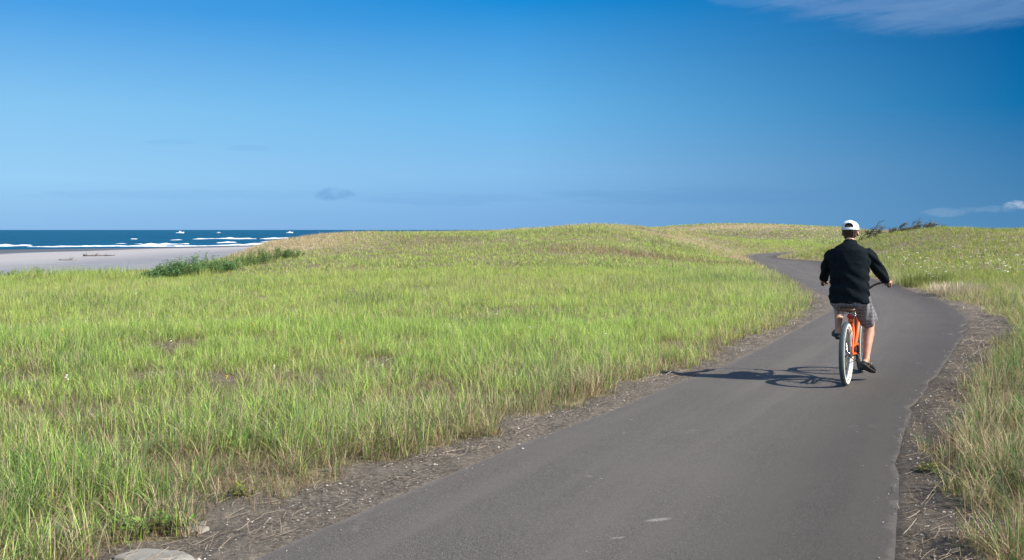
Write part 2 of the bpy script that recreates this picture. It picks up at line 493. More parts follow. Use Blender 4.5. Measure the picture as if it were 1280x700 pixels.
    c = nt.mix(at('sand'), c, sandc)
    nt.link(c, p.inputs['Base Color'])
    wet = nt.maprange(sh, 0.10, 0.03, 0.95, 0.35, True)
    nt.link(wet, p.inputs['Roughness'])
    p.inputs['Specular IOR Level'].default_value = 0.25
    b = nt.add('ShaderNodeBump'); b.inputs['Strength'].default_value = 0.9; b.inputs['Distance'].default_value = 0.02
    nt.link(nt.math('ADD', nB, nt.math('MULTIPLY', nC, 0.5)), b.inputs['Height']); nt.link(b.outputs[0], p.inputs['Normal'])
    o = link("ground", me, m)
    tag(o, kind="structure")
    return o


build_ground()


# ------------------------------------------------------------------ asphalt path
def build_path():
    ys = np.concatenate([np.arange(-50, 3, 0.5), np.arange(3, 30, 0.03), np.arange(30, 118, 0.15)])
    cols = np.linspace(0, 1, 13)
    L = xl(ys) + edge_wob(ys, 201); Rr = xr(ys) + edge_wob(ys, 207)
    # a few crumbled bites in the right-hand edge
    for cy, w_, dep in ((17.7, .35, .12), (16.6, .22, .10), (9.6, .3, .06), (11.2, .25, .05), (7.2, .3, .04)):
        Rr = Rr - dep * np.exp(-((ys - cy) / w_) ** 2)
    X = L[:, None] + (Rr - L)[:, None] * cols[None, :]
    Y = np.repeat(ys[:, None], 13, 1)
    Z = path_z(X, Y)
    # last piece rises with the ground
    gz = land(X, Y)
    Z = np.where(Y > 62, np.maximum(Z, gz + 0.05), Z)
    Z[:, 0] -= 0.006; Z[:, -1] -= 0.006
    # skirts
    X = np.concatenate([X[:, :1] - 0.02, X, X[:, -1:] + 0.02], 1)
    Y = np.concatenate([Y[:, :1], Y, Y[:, -1:]], 1)
    Z = np.concatenate([Z[:, :1] - 0.12, Z, Z[:, -1:] - 0.12], 1)
    n, k = X.shape
    V = np.stack([X, Y, Z], -1).reshape(-1, 3)
    i = np.arange(n * k).reshape(n, k)
    F = np.stack([i[:-1, :-1], i[:-1, 1:], i[1:, 1:], i[1:, :-1]], -1).reshape(-1, 4)
    me = np_mesh("path", V, [F], False)
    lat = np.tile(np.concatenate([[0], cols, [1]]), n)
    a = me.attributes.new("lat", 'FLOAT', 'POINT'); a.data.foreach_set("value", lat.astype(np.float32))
    m, nt, p, out = new_mat("worn asphalt")
    geo = nt.add('ShaderNodeNewGeometry'); P = geo.outputs['Position']
    big = nt.noise(P, 0.8, 5, 0.6); med = nt.noise(P, 7, 4, 0.6)
    vor = nt.add('ShaderNodeTexVoronoi'); nt.link(P, vor.inputs['Vector']); vor.inputs['Scale'].default_value = 300
    fine = nt.noise(P, 320, 2, 0.7)
    vs = nt.add('ShaderNodeSeparateColor'); nt.link(vor.outputs['Color'], vs.inputs[0])
    agg = nt.ramp(vs.outputs[0], [(0.0, (0.022, 0.019, 0.016)), (0.5, (0.057, 0.050, 0.044)), (0.85, (0.094, 0.084, 0.074)), (1.0, (0.24, 0.22, 0.20))])
    c = nt.mix(nt.maprange(big, 0.35, 0.7, 0, 0.6), agg, (0.086, 0.077, 0.069, 1))
    c = nt.mix(nt.maprange(med, 0.55, 0.75, 0, 0.25), c, (0.066, 0.061, 0.057, 1))
    # bands left by the paver and the tread of bicycles, running along the path
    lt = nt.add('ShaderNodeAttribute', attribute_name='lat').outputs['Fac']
    cmb = nt.add('ShaderNodeCombineXYZ'); nt.link(nt.math('MULTIPLY', lt, 7), cmb.inputs[0])
    sp = nt.add('ShaderNodeSeparateXYZ'); nt.link(P, sp.inputs[0]); nt.link(nt.math('MULTIPLY', sp.outputs[1], 0.12), cmb.inputs[1])
    band = nt.noise(cmb.outputs[0], 1.0, 3, 0.5)
    c = nt.mix(nt.maprange(band, 0.45, 0.65, 0, 0.6), c, (0.100, 0.089, 0.079, 1))
    # lens falloff painted into the asphalt: darker towards the right edge
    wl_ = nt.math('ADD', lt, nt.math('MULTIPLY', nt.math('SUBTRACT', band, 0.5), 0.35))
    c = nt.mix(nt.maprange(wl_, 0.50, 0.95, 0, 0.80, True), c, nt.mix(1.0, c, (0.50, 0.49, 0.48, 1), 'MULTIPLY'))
    # sand blown over the edges
    e = nt.math('MINIMUM', lt, nt.math('SUBTRACT', 1.0, lt))
    em = nt.maprange(nt.math('ADD', e, nt.math('MULTIPLY', nt.math('SUBTRACT', nt.noise(P, 5, 6, 0.75), 0.5), 0.10)), 0.0, 0.018, 0.30, 0.0, True)
    c = nt.mix(em, c, nt.ramp(fine, [(0.35, (0.09, 0.08, 0.07)), (0.65, (0.21, 0.185, 0.16))]))
    # pale scuffs
    sc_ = nt.noise(P, 1.7, 2, 0.5, 0.6)
    sc2 = nt.noise(P, 16, 4, 0.7)
    c = nt.mix(nt.math('MULTIPLY', nt.maprange(sc_, 0.68, 0.74, 0, 1), nt.maprange(sc2, 0.5, 0.62, 0, 0.5)), c, (0.22, 0.20, 0.18, 1))
    # two scrapes where something was dragged
    for (mx_, my_, rx_, ry_) in ((0.82, 5.84, .085, .030), (0.56, 5.50, .045, .016), (1.02, 8.9, .02, .02), (2.1, 12.6, .05, .03)):
        sv = nt.add('ShaderNodeVectorMath', operation='SUBTRACT'); nt.link(P, sv.inputs[0]); sv.inputs[1].default_value = (mx_, my_, 0)
        s3 = nt.add('ShaderNodeSeparateXYZ'); nt.link(sv.outputs[0], s3.inputs[0])
        yy_ = nt.math('SUBTRACT', s3.outputs[1], nt.math('MULTIPLY', s3.outputs[0], 0.35))
        q = nt.math('ADD', nt.math('POWER', nt.math('ABSOLUTE', nt.math('DIVIDE', s3.outputs[0], rx_)), 2.0), nt.math('POWER', nt.math('ABSOLUTE', nt.math('DIVIDE', yy_, ry_)), 2.0))
        mk = nt.math('MULTIPLY', nt.maprange(q, 0.2, 1.2, 1, 0), nt.maprange(nt.noise(P, 60, 3, .7), .35, .6, 0, .8))
        c = nt.mix(mk, c, (0.27, 0.25, 0.235, 1))
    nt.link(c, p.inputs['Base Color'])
    p.inputs['Roughness'].default_value = 0.82
    p.inputs['Specular IOR Level'].default_value = 0.35
    b = nt.add('ShaderNodeBump'); b.inputs['Strength'].default_value = 0.55; b.inputs['Distance'].default_value = 0.004
    nt.link(nt.math('ADD', vor.outputs['Distance'], nt.math('MULTIPLY', fine, 0.6)), b.inputs['Height']); nt.link(b.outputs[0], p.inputs['Normal'])
    o = link("path", me, m)
    tag(o, kind="structure")


build_path()


# ------------------------------------------------------------------ sea
def build_sea():
    aa = np.radians(np.concatenate([np.linspace(-150, -31, 30)[:-1], np.linspace(-31, -8, 420), np.linspace(-8, 60, 24)[1:]]))
    rr = np.concatenate([[30, 60, 100, 150], 190 * (1400 / 190) ** np.linspace(0, 1, 420), 1400 * (12000 / 1400) ** np.linspace(0, 1, 60)[1:]])
    A, Q = np.meshgrid(aa, rr)
    X = Q * np.sin(A); Y = Q * np.cos(A)
    off = water_x(Y) - X                        # metres out to sea
    ph = off * 2 * np.pi / 34 + 5 * fbm(X * .006, Y * .006, 301, 3) * 2
    amp = 0.22 * sstep(0, 40, off) * (1 - 0.5 * sstep(500, 2000, Q))
    Z = SEA + amp * np.maximum(np.sin(ph), -0.3) + 0.35 * (fbm(X * .09, Y * .09, 311, 4) - .5) * sstep(0, 60, off)
    n, k = X.shape
    V = np.stack([X, Y, Z], -1).reshape(-1, 3)
    i = np.arange(n * k).reshape(n, k)
    F = np.stack([i[:-1, :-1], i[1:, :-1], i[1:, 1:], i[:-1, 1:]], -1).reshape(-1, 4)
    me = np_mesh("sea", V, [F], True)
    m, nt, p, out = new_mat("sea water")
    geo = nt.add('ShaderNodeNewGeometry'); P = geo.outputs['Position']
    n1 = nt.noise(P, 0.05, 6, 0.7); n2 = nt.noise(P, 0.6, 5, 0.7)
    c = nt.ramp(n1, [(0.3, (0.001, 0.036, 0.082)), (0.7, (0.002, 0.064, 0.122))])
    nt.link(c, p.inputs['Base Color'])
    p.inputs['Roughness'].default_value = 0.35
    p.inputs['IOR'].default_value = 1.33
    p.inputs['Specular IOR Level'].default_value = 0.06
    b = nt.add('ShaderNodeBump'); b.inputs['Strength'].default_value = 1.0; b.inputs['Distance'].default_value = 0.5
    nt.link(nt.math('ADD', n2, nt.noise(P, 0.15, 4, .6)), b.inputs['Height']); nt.link(b.outputs[0], p.inputs['Normal'])
    o = link("sea", me, m); tag(o, kind="structure")


build_sea()


def build_surf():
    """white water: rolls of foam with height, lying along the breaking swell"""
    def W(px, py):                       # where a ray through that place in the view meets the sea
        d = (EYE - SEA) * 1300 / (py - 287.5)
        return np.array([(px - 640) / 1300 * d, d])
    rolls = [  # x0,y0,x1,y1 (view), height, depth, seed
        (-40, 308.6, 42, 308.4, 1.15, 12, 1, .2), (30, 309.6, 160, 308.0, .8, 9, 2, .3), (125, 306.2, 180, 306.0, .55, 6, 3, .45),
        (150, 309.3, 250, 308.3, .8, 9, 4, .35), (176, 306.6, 240, 305.6, .8, 7, 5, .4), (212, 301.2, 230, 301.2, .7, 8, 6, .3),
        (242, 299.8, 322, 299.2, 1.2, 12, 7, .3), (222, 309.0, 330, 306.6, .75, 8, 8, .35), (268, 304.2, 292, 303.6, .7, 7, 9, .3),
        (331, 299.2, 362, 298.6, 1.1, 12, 10, .35), (362, 299.4, 385, 299.0, .9, 10, 11, .4), (300, 306.9, 350, 305.0, .7, 8, 12, .3),
        (163, 299.4, 171, 299.4, .6, 6, 15, .3), (330, 303.2, 372, 301.8, .8, 8, 16, .5)]
    V = []; F = []; base = 0
    for (x0, y0, x1, y1, h, dep, sd_, thr) in rolls:
        a = W(x0, y0); b = W(x1, y1)
        Ln = np.linalg.norm(b - a); n = int(max(12, Ln / 0.8))
        t = np.linspace(0, 1, n)
        c = a + (b - a) * t[:, None]
        dr = (b - a) / Ln; nr = np.array([-dr[1], dr[0]])
        env = np.sin(np.pi * np.clip(t, 0, 1)) ** 0.4
        nn = fbm(t * Ln * 0.06, t * 0, 400 + sd_, 5)
        hh = 0.50 * h * env * np.clip((nn - thr + 0.12) * 5.0, 0.0, 1.2) * (0.25 + 1.5 * fbm(t * Ln * .28, t * 0, 450 + sd_, 4) ** 1.5)
        dd = dep * env * np.clip(hh / h * 6, 0.05, 1) * (0.4 + 1.0 * fbm(t * Ln * 0.10, t * 0 + 5, 430 + sd_, 4))
        wob = 5 * (fbm(t * Ln * 0.04, t * 0 + 9, 440 + sd_, 3) - .5)
        ss = np.linspace(0, 1, 8)
        prof = np.array([0, .65, 1.0, .9, .62, .35, .16, 0.0])
        P = np.zeros((n, 8, 3))
        for j, s in enumerate(ss):
            q = c + nr * (wob + (s - .4) * dd)[:, None]
            P[:, j, :2] = q
            P[:, j, 2] = SEA + 0.02 + hh * prof[j] + 0.15 * (fbm(q[:, 0] * 1.3, q[:, 1] * 1.3, 460 + sd_, 2) - .5) * (prof[j] > 0.1) * (hh / h)
            if j in (0, 7): P[:, j, 2] = SEA - 0.25
        V.append(P.reshape(-1, 3))
        i = np.arange(n * 8).reshape(n, 8) + base; base += n * 8
        F.append(np.stack([i[:-1, :-1], i[:-1, 1:], i[1:, 1:], i[1:, :-1]], -1).reshape(-1, 4))
    me = np_mesh("surf_foam", np.vstack(V), [np.vstack(F)], True)
    m = plain("sea foam", (0.58, 0.64, 0.69), 0.9, 0, 0.30, 0.5, 0.0)
    o = link("surf_foam", me, m)
    tag(o, "white foam of waves breaking along the shore", "surf", kind="stuff")


build_surf()


# ------------------------------------------------------------------ grass
def scatter(r0, r1, half, dens, rng):
    area = R(half) * (r1 * r1 - r0 * r0)
    n = int(area * dens)
    r = np.sqrt(rng.uniform(r0 * r0, r1 * r1, n)); a = np.radians(rng.uniform(-half, half, n))
    return r * np.sin(a), r * np.cos(a)


def blades(px, py, L, wdt, segs, bend, col0, col1, rng, az=None, flat=None):
    n = len(px)
    if az is None: az = rng.uniform(0, 2 * np.pi, n)
    pz = land(px, py) - 0.01
    dx, dy = np.cos(az), np.sin(az)
    # ribbon lies across the bend, turned a little
    tw = az + np.pi / 2 + rng.normal(0, 0.5, n)
    wx, wy = np.cos(tw), np.sin(tw)
    lev = segs + 1
    nv = 2 * segs + 1
    V = np.zeros((n, nv, 3), np.float32); C = np.zeros((n, nv, 3), np.float32)
    bx = 0.06 * L * 0.5
    for j in range(lev):
        s = j / segs
        hor = L * bend * s ** 1.7
        ver = L * s * np.sqrt(np.clip(1 - (bend * s ** 0.7) ** 2 * 0.85, 0.03, 1))
        if flat is not None: ver = ver * flat
        cx = px + dx * hor + bx * s; cy = py + dy * hor; cz = pz + ver
        f = s ** 1.0
        c = col0 + (col1 - col0) * np.clip(f * 1.6, 0, 1)[..., None] if False else col0 + (col1 - col0) * min(1, f * 1.7)
        if j < segs:
            h = wdt * 0.5 * (1 - 0.35 * s) if segs > 1 else wdt * 0.5
            V[:, 2 * j] = np.stack([cx - wx * h, cy - wy * h, cz], -1)
            V[:, 2 * j + 1] = np.stack([cx + wx * h, cy + wy * h, cz], -1)
            C[:, 2 * j] = c; C[:, 2 * j + 1] = c
        else:
            V[:, 2 * j] = np.stack([cx, cy, cz], -1); C[:, 2 * j] = c
    b = (np.arange(n) * nv)[:, None]
    Fq = []
    for j in range(segs - 1):
        Fq.append(b + np.array([[2 * j, 2 * j + 1, 2 * j + 3, 2 * j + 2]]))
    j = segs - 1
    Ft = b + np.array([[2 * j, 2 * j + 1, 2 * j + 2]])
    Fq = np.vstack(Fq) if Fq else np.zeros((0, 4), int)
    return V.reshape(-1, 3), C.reshape(-1, 3), Fq, Ft


def join_parts(parts):
    V = []; C = []; Q = []; T = []; o = 0
    for v, c, q, t in parts:
        V.append(v); C.append(c); Q.append(q + o); T.append(t + o); o += len(v)
    return np.vstack(V), np.vstack(C), np.vstack(Q), np.vstack(T)


def sward_cols(x, y, rng, far=0.0):
    st, br, dk, hg = fields(x, y)
    n = len(x); u = rng.random(n)
    k = np.where(u < st, 1, np.where(u < st + br, 2, np.where(u < st + br + dk, 3, 0)))
    sd, side = path_sd(x, y)
    v = rng.random((n, 1)); w_ = rng.random((n, 1))
    green = np.array([0.205, 0.360, 0.055]) * (1 - v) + np.array([0.51, 0.63, 0.165]) * v
    olive = np.array([0.16, 0.255, 0.040]) * (1 - v) + np.array([0.36, 0.435, 0.085]) * v
    green = np.where((side > 0)[:, None], olive, green)
    # bluish patches close by on the left
    bl = (sstep(0.55, 0.75, fbm(x * 0.9, y * 0.9, 151, 3)) * (y < 12))[:, None] * (w_ < 0.5)
    green = green * (1 - bl) + np.array([0.13, 0.22, 0.09]) * bl
    straw = np.array([0.42, 0.35, 0.20]) * (1 - v) + np.array([0.58, 0.48, 0.29]) * v
    brown = np.array([0.17, 0.115, 0.065]) * (1 - v) + np.array([0.30, 0.22, 0.13]) * v
    dark = np.array([0.060, 0.145, 0.030]) * (1 - v) + np.array([0.12, 0.24, 0.055]) * v
    tab = np.stack([green, straw, brown, dark])
    top = tab[k, np.arange(n)]
    hue = 1 + 0.14 * (fbm(x * 0.25, y * 0.2, 161, 3) - 0.5)[:, None] * np.array([1.6, 0.4, 0.2])
    top = top * hue * (0.88 + 0.24 * w_)
    bot = np.where((k == 1)[:, None], straw * 0.85, np.where((rng.random(n) < 0.40)[:, None], np.array([0.30, 0.23, 0.13]), top * np.array([1.1, 1.0, 0.9])))
    return top, bot, k, hg


def build_grass():
    rng = np.random.default_rng(5)
    parts = []
    zones = [  # r0, r1, half angle, tufts/m2, blades per tuft, spread, segs, width lo, hi, len
        (2.6, 9, 42, 150, 16, 0.045, 3, .0028, .0062, .31),
        (9, 18, 37, 105, 13, 0.055, 2, .0038, .0072, .30),
        (18, 40, 35, 66, 11, 0.07, 1, .007, .013, .25),
        (40, 96, 34, 26, 8, 0.12, 1, .015, .028, .23),
        (96, 215, 33, 3.0, 6, 0.30, 1, .05, .09, .30)]
    for (r0, r1, half, dens, bpt, spr, segs, w0, w1, Lm) in zones:
        x, y = scatter(r0, r1, half, dens, rng)
        g = grassiness(x, y)
        clump = fbm(x * 1.3, y * 1.3, 171, 3)
        gap = sstep(0.34, 0.58, clump)
        keep = rng.random(len(x)) < g * (np.where(np.hypot(x, y) < 16, 0.16 + 1.10 * gap, 0.45 + 0.95 * gap))
        if r0 >= 40:
            keep &= ~((x < edge_x(y) - 1))
        x, y = x[keep], y[keep]; g = g[keep]
        n = len(x)
        tb = np.repeat(np.arange(n), bpt)
        m = len(tb)
        ta = rng.uniform(0, 2 * np.pi, m); tr = spr * np.sqrt(rng.random(m)) * 1.3
        bx_ = x[tb] + tr * np.cos(ta); by_ = y[tb] + tr * np.sin(ta)
        sd, _ = path_sd(bx_, by_)
        ok = sd > 0.10
        bx_, by_, tb, ta, tr = bx_[ok], by_[ok], tb[ok], ta[ok], tr[ok]; m = len(tb)
        top, bot, k, hg = sward_cols(bx_, by_, rng)
        tuft_h = (0.72 + 0.5 * rng.random(n))[tb] * (0.55 + 0.45 * np.clip(g, 0, 1))[tb]
        tuft_c = ((0.80 + 0.42 * rng.random((n, 1))) * (0.93 + 0.14 * rng.random((n, 3))))[tb]
        L = Lm * hg * tuft_h * rng.uniform(0.55, 1.2, m)
        tall = rng.random(m) < np.where(k == 1, 0.08, 0.008)
        L = np.where(tall, L * 1.5, L)
        bend = np.clip(np.abs(rng.normal(0.60, 0.34, m)) + np.where(k == 2, .15, 0) - tall * .2, 0.02, 0.92)
        if segs == 1: bend = np.clip(bend * 1.25, 0.05, 0.95)
        az = ta + rng.normal(0, 0.9, m)
        wd = rng.uniform(w0, w1, m) * np.where(tall, 0.6, 1)
        parts.append(blades(bx_, by_, L, wd, segs, bend, bot * tuft_c, top * tuft_c, rng, az))
    # dead understory: short, bent, brown and bleached
    for (r0, r1, half, dens, w0, w1, segs) in ((2.6, 9, 42, 1500, .0025, .005, 2), (9, 17, 37, 700, .004, .008, 1)):
        x, y = scatter(r0, r1, half, dens, rng)
        g = grassiness(x, y); sd, _ = path_sd(x, y)
        keep = (rng.random(len(x)) < 0.25 + 0.75 * sstep(.0, .5, g)) & (g > .02) & (sd > .15)
        x, y = x[keep], y[keep]; n = len(x)
        rt = (path_sd(x, y)[1] > 0)[:, None]
        v = rng.random((n, 1)); u = rng.random((n, 1))
        u = np.where(rt & (u > .45) & (u < .7), u * .6, u)
        c = np.where(u < .45, np.array([.13, .085, .050]) * (1 - v) + np.array([.26, .185, .11]) * v,
            np.where(u < .82, np.array([.28, .22, .13]) * (1 - v) + np.array([.50, .41, .26]) * v, np.array([.10, .17, .04]) * (1 - v) + np.array([.22, .30, .08]) * v))
        parts.append(blades(x, y, rng.uniform(.06, .19, n), rng.uniform(w0, w1, n), segs, np.clip(np.abs(rng.normal(.7, .25, n)), .1, .97), c * .8, c, rng))
    V, C, Q, T = join_parts(parts)
    me = np_mesh("dune_grass", V, [Q, T])
    set_tone(me, C)
    o = link("dune_grass", me, blade_mat("living and dry grass blades", 0.48, .5, .2))
    tag(o, "sunlit green and straw coloured dune grass covering the dunes", "grass", kind="stuff")
    print("grass verts", len(V))


build_grass()


def build_litter():
    """dry stalks and crumbs lying on the shoulders"""
    rng = np.random.default_rng(9)
    x, y = scatter(3.2, 34, 36, 620, rng)
    sd, side = path_sd(x, y)
    g = grassiness(x, y)
    d = np.hypot(x, y)
    band = np.exp(-((sd - 0.35) / 0.35) ** 2)
    pk = np.where((side < 0) & (d < 10), .40, .62) * (0.20 + 0.9 * sstep(.42, .62, fbm(x * 2.2, y * 2.2, 181, 3))) * band * np.where(d < 9, 1, np.where(d < 18, .6, .3)) * np.where(side > 0, 1.0, .75)
    pk = np.where((g < .6) & (sd > 0.9) & (d < 16), .5, pk)
    keep = (sd > -0.03) & (rng.random(len(x)) < pk) & (x > edge_x(y) + 5) & ((sd > .05) | (rng.random(len(x)) < .15))
    x, y, side, d = x[keep], y[keep], side[keep], d[keep]
    n = len(x)
    L = rng.uniform(0.02, 0.15, n) * np.where(d > 12, 1.3, 1)
    v = rng.random((n, 1))
    col = np.array([.10, .080, .060]) * (1 - v) + np.array([.34, .275, .195]) * v
    col = np.where((rng.random((n, 1)) < .02), np.array([.50, .47, .41]), col)
    az = rng.normal(1.1, 0.9, n)
    dx, dy = np.cos(az), np.sin(az)
    wd = rng.uniform(.0011, .0028, n) * np.clip(d / 7, 1, 3)
    nv = 8
    V = np.zeros((n, nv, 3)); curve = rng.normal(0, .045, n)
    lift = np.abs(rng.normal(0, .02, n))
    def top_z(qx, qy):
        q, _ = path_sd(qx, qy)
        return np.maximum(land(qx, qy), np.where(q < 0.03, path_z(qx, qy), -1)) + .006
    mid = top_z(x, y)
    z_a = top_z(x - dx * L * .5, y - dy * L * .5); z_b = top_z(x + dx * L * .5, y + dy * L * .5)
    up_ = np.maximum(0, mid - (z_a + z_b) / 2); z_a = z_a + up_; z_b = z_b + up_
    for j in range(4):
        s = j / 3
        cx = x + dx * L * (s - .5) - dy * L * curve * (4 * s * (1 - s)); cy = y + dy * L * (s - .5) + dx * L * curve * (4 * s * (1 - s))
        sdj, _ = path_sd(cx, cy)
        cz = z_a + (z_b - z_a) * s + lift * s
        for e, sg in ((0, -1), (1, 1)):
            V[:, 2 * j + e] = np.stack([cx - dy * wd * .5 * sg, cy + dx * wd * .5 * sg, cz + sg * .0007], -1)
    b = (np.arange(n) * nv)[:, None]
    F = np.vstack([b + np.array([[2 * j, 2 * j + 1, 2 * j + 3, 2 * j + 2]]) for j in range(3)])
    me = np_mesh("dry_litter", V.reshape(-1, 3), [F])
    set_tone(me, np.repeat(col, nv, 0))
    o = link("dry_litter", me, blade_mat("dry straw", .15))
    tag(o, "loose dry straw and stalks littering both edges of the path", "straw", kind="stuff")
    # grit: small stones and crumbs
    x, y = scatter(3.2, 16, 38, 420, rng)
    sd, side = path_sd(x, y)
    keep = (sd > 0.02) & (sd < 1.1) & (rng.random(len(x)) < .45 * np.exp(-((sd - .25) / .5) ** 2)) | ((sd < -.03) & (rng.random(len(x)) < .0035)) | ((sd < 0.02) & (sd > -.12) & (rng.random(len(x)) < .10))
    x, y, sd = x[keep], y[keep], sd[keep]
    n = len(x)
    r = rng.lognormal(-5.35, .5, n)
    r = np.clip(r, .0025, .02)
    r = np.where(sd < -.15, np.minimum(r, .006), r)
    z = np.where(sd < 0.0, path_z(x, y), land(x, y)) + r * .35
    base = np.array([[1, 0, 0], [0, 1, 0], [-1, 0, 0], [0, -1, 0], [0, 0, .75], [0, 0, -.6]], float)
    V = np.repeat(base[None], n, 0) * rng.uniform(.65, 1.3, (n, 6, 1))
    a = rng.uniform(0, 6.28, n); ca, sa = np.cos(a), np.sin(a)
    VX = V[..., 0] * ca[:, None] - V[..., 1] * sa[:, None]; VY = V[..., 0] * sa[:, None] + V[..., 1] * ca[:, None]
    V = np.stack([VX * r[:, None] + x[:, None], VY * r[:, None] * .8 + y[:, None], V[..., 2] * r[:, None] + z[:, None]], -1)
    f = np.array([[0, 1, 4], [1, 2, 4], [2, 3, 4], [3, 0, 4], [1, 0, 5], [2, 1, 5], [3, 2, 5], [0, 3, 5]])
    F = ((np.arange(n) * 6)[:, None, None] + f[None]).reshape(-1, 3)
    me = np_mesh("grit", V.reshape(-1, 3), [F])
    v = rng.random((n, 1))
    col = np.array([.13, .118, .105]) * (1 - v) + np.array([.36, .33, .29]) * v
    col = np.where(rng.random((n, 1)) < .010, np.array([.55, .53, .49]), col)
    set_tone(me, np.repeat(col, 6, 0))
    o = link("grit", me, blade_mat("grit stone", 0.0, .85))
    tag(o, "grey sandy grit and crumbs along the edges of the path", "gravel", kind="stuff")


build_litter()


# ------------------------------------------------------------------ wild flowers among the grass
def build_flowers():
    rng = np.random.default_rng(21)
    pts = []
    def at(px, d): return (px - 640) / 1300 * d, d
    for cxp, d0, n, sp, spy in ((1235, 42, 16, 42, 7), (1262, 37, 16, 20, 4), (1150, 44, 9, 45, 6), (1100, 46, 6, 30, 5), (1225, 50, 7, 30, 4), (996, 52, 10, 10, 3), (1180, 36, 18, 40, 4), (860, 60, 5, 20, 3)):
        for _ in range(n):
            d = d0 + rng.normal(0, spy); p = cxp + rng.normal(0, sp)
            if d > 20: pts.append((*at(p, d), 0))
    for _ in range(24):
        d = rng.uniform(8, 24); p = rng.uniform(0, 820); pts.append((*at(p, d), 0 if rng.random() < .5 else 1))
    for _ in range(16):
        d = rng.uniform(9, 26); p = rng.uniform(1215, 1290); pts.append((*at(p, d), 1))
    V = []; F = []; C = []; o = 0
    for x, y, kind in pts:
        sd, s = path_sd(np.array([x]), np.array([y]))
        if sd[0] < 0.8: continue
        z = float(land(np.array([x]), np.array([y]))[0]) + rng.uniform(.20, .32) if y > 25 else float(land(np.array([x]), np.array([y]))[0]) + rng.uniform(.28, .45)
        far = y > 25
        nf = 5 if far else 4
        R0 = (rng.uniform(.03, .10) if far else .022) if kind == 0 else .016
        for q in range(nf):
            a = rng.uniform(0, 6.28); rr = R0 * rng.uniform(.1, 1)
            c = np.array([x + rr * math.cos(a), y + rr * math.sin(a), z + rng.uniform(-.02, .02)])
            s_ = (.022 if far else .009) * rng.uniform(.7, 1.3)
            ring = [c + s_ * np.array([math.cos(t), math.sin(t), .35 * math.sin(t * 2 + a) - .25]) for t in np.linspace(0, 6.28, 7)[:-1]]
            V += [c] + ring
            F += [[o, o + 1 + i, o + 1 + (i + 1) % 6] for i in range(6)]
            cc = (.78, .78, .70) if kind == 0 else (.80, .56, .03)
            C += [cc] * 7; o += 7
        # stem
        b = np.array([x, y, z - .35]); t = np.array([x, y, z]); w_ = .004 if far else .0018
        V += [b + [w_, 0, 0], b - [w_, 0, 0], t]; F += [[o, o + 1, o + 2]]; C += [(.2, .26, .08)] * 3; o += 3
    me = np_mesh("wildflowers", np.array(V), [np.array(F)])
    set_tone(me, np.array(C))
    ob = link("wildflowers", me, blade_mat("petals", .3, .6))
    tag(ob, "tiny white and yellow wildflowers dotted through the grass", "flowers", kind="stuff")


build_flowers()


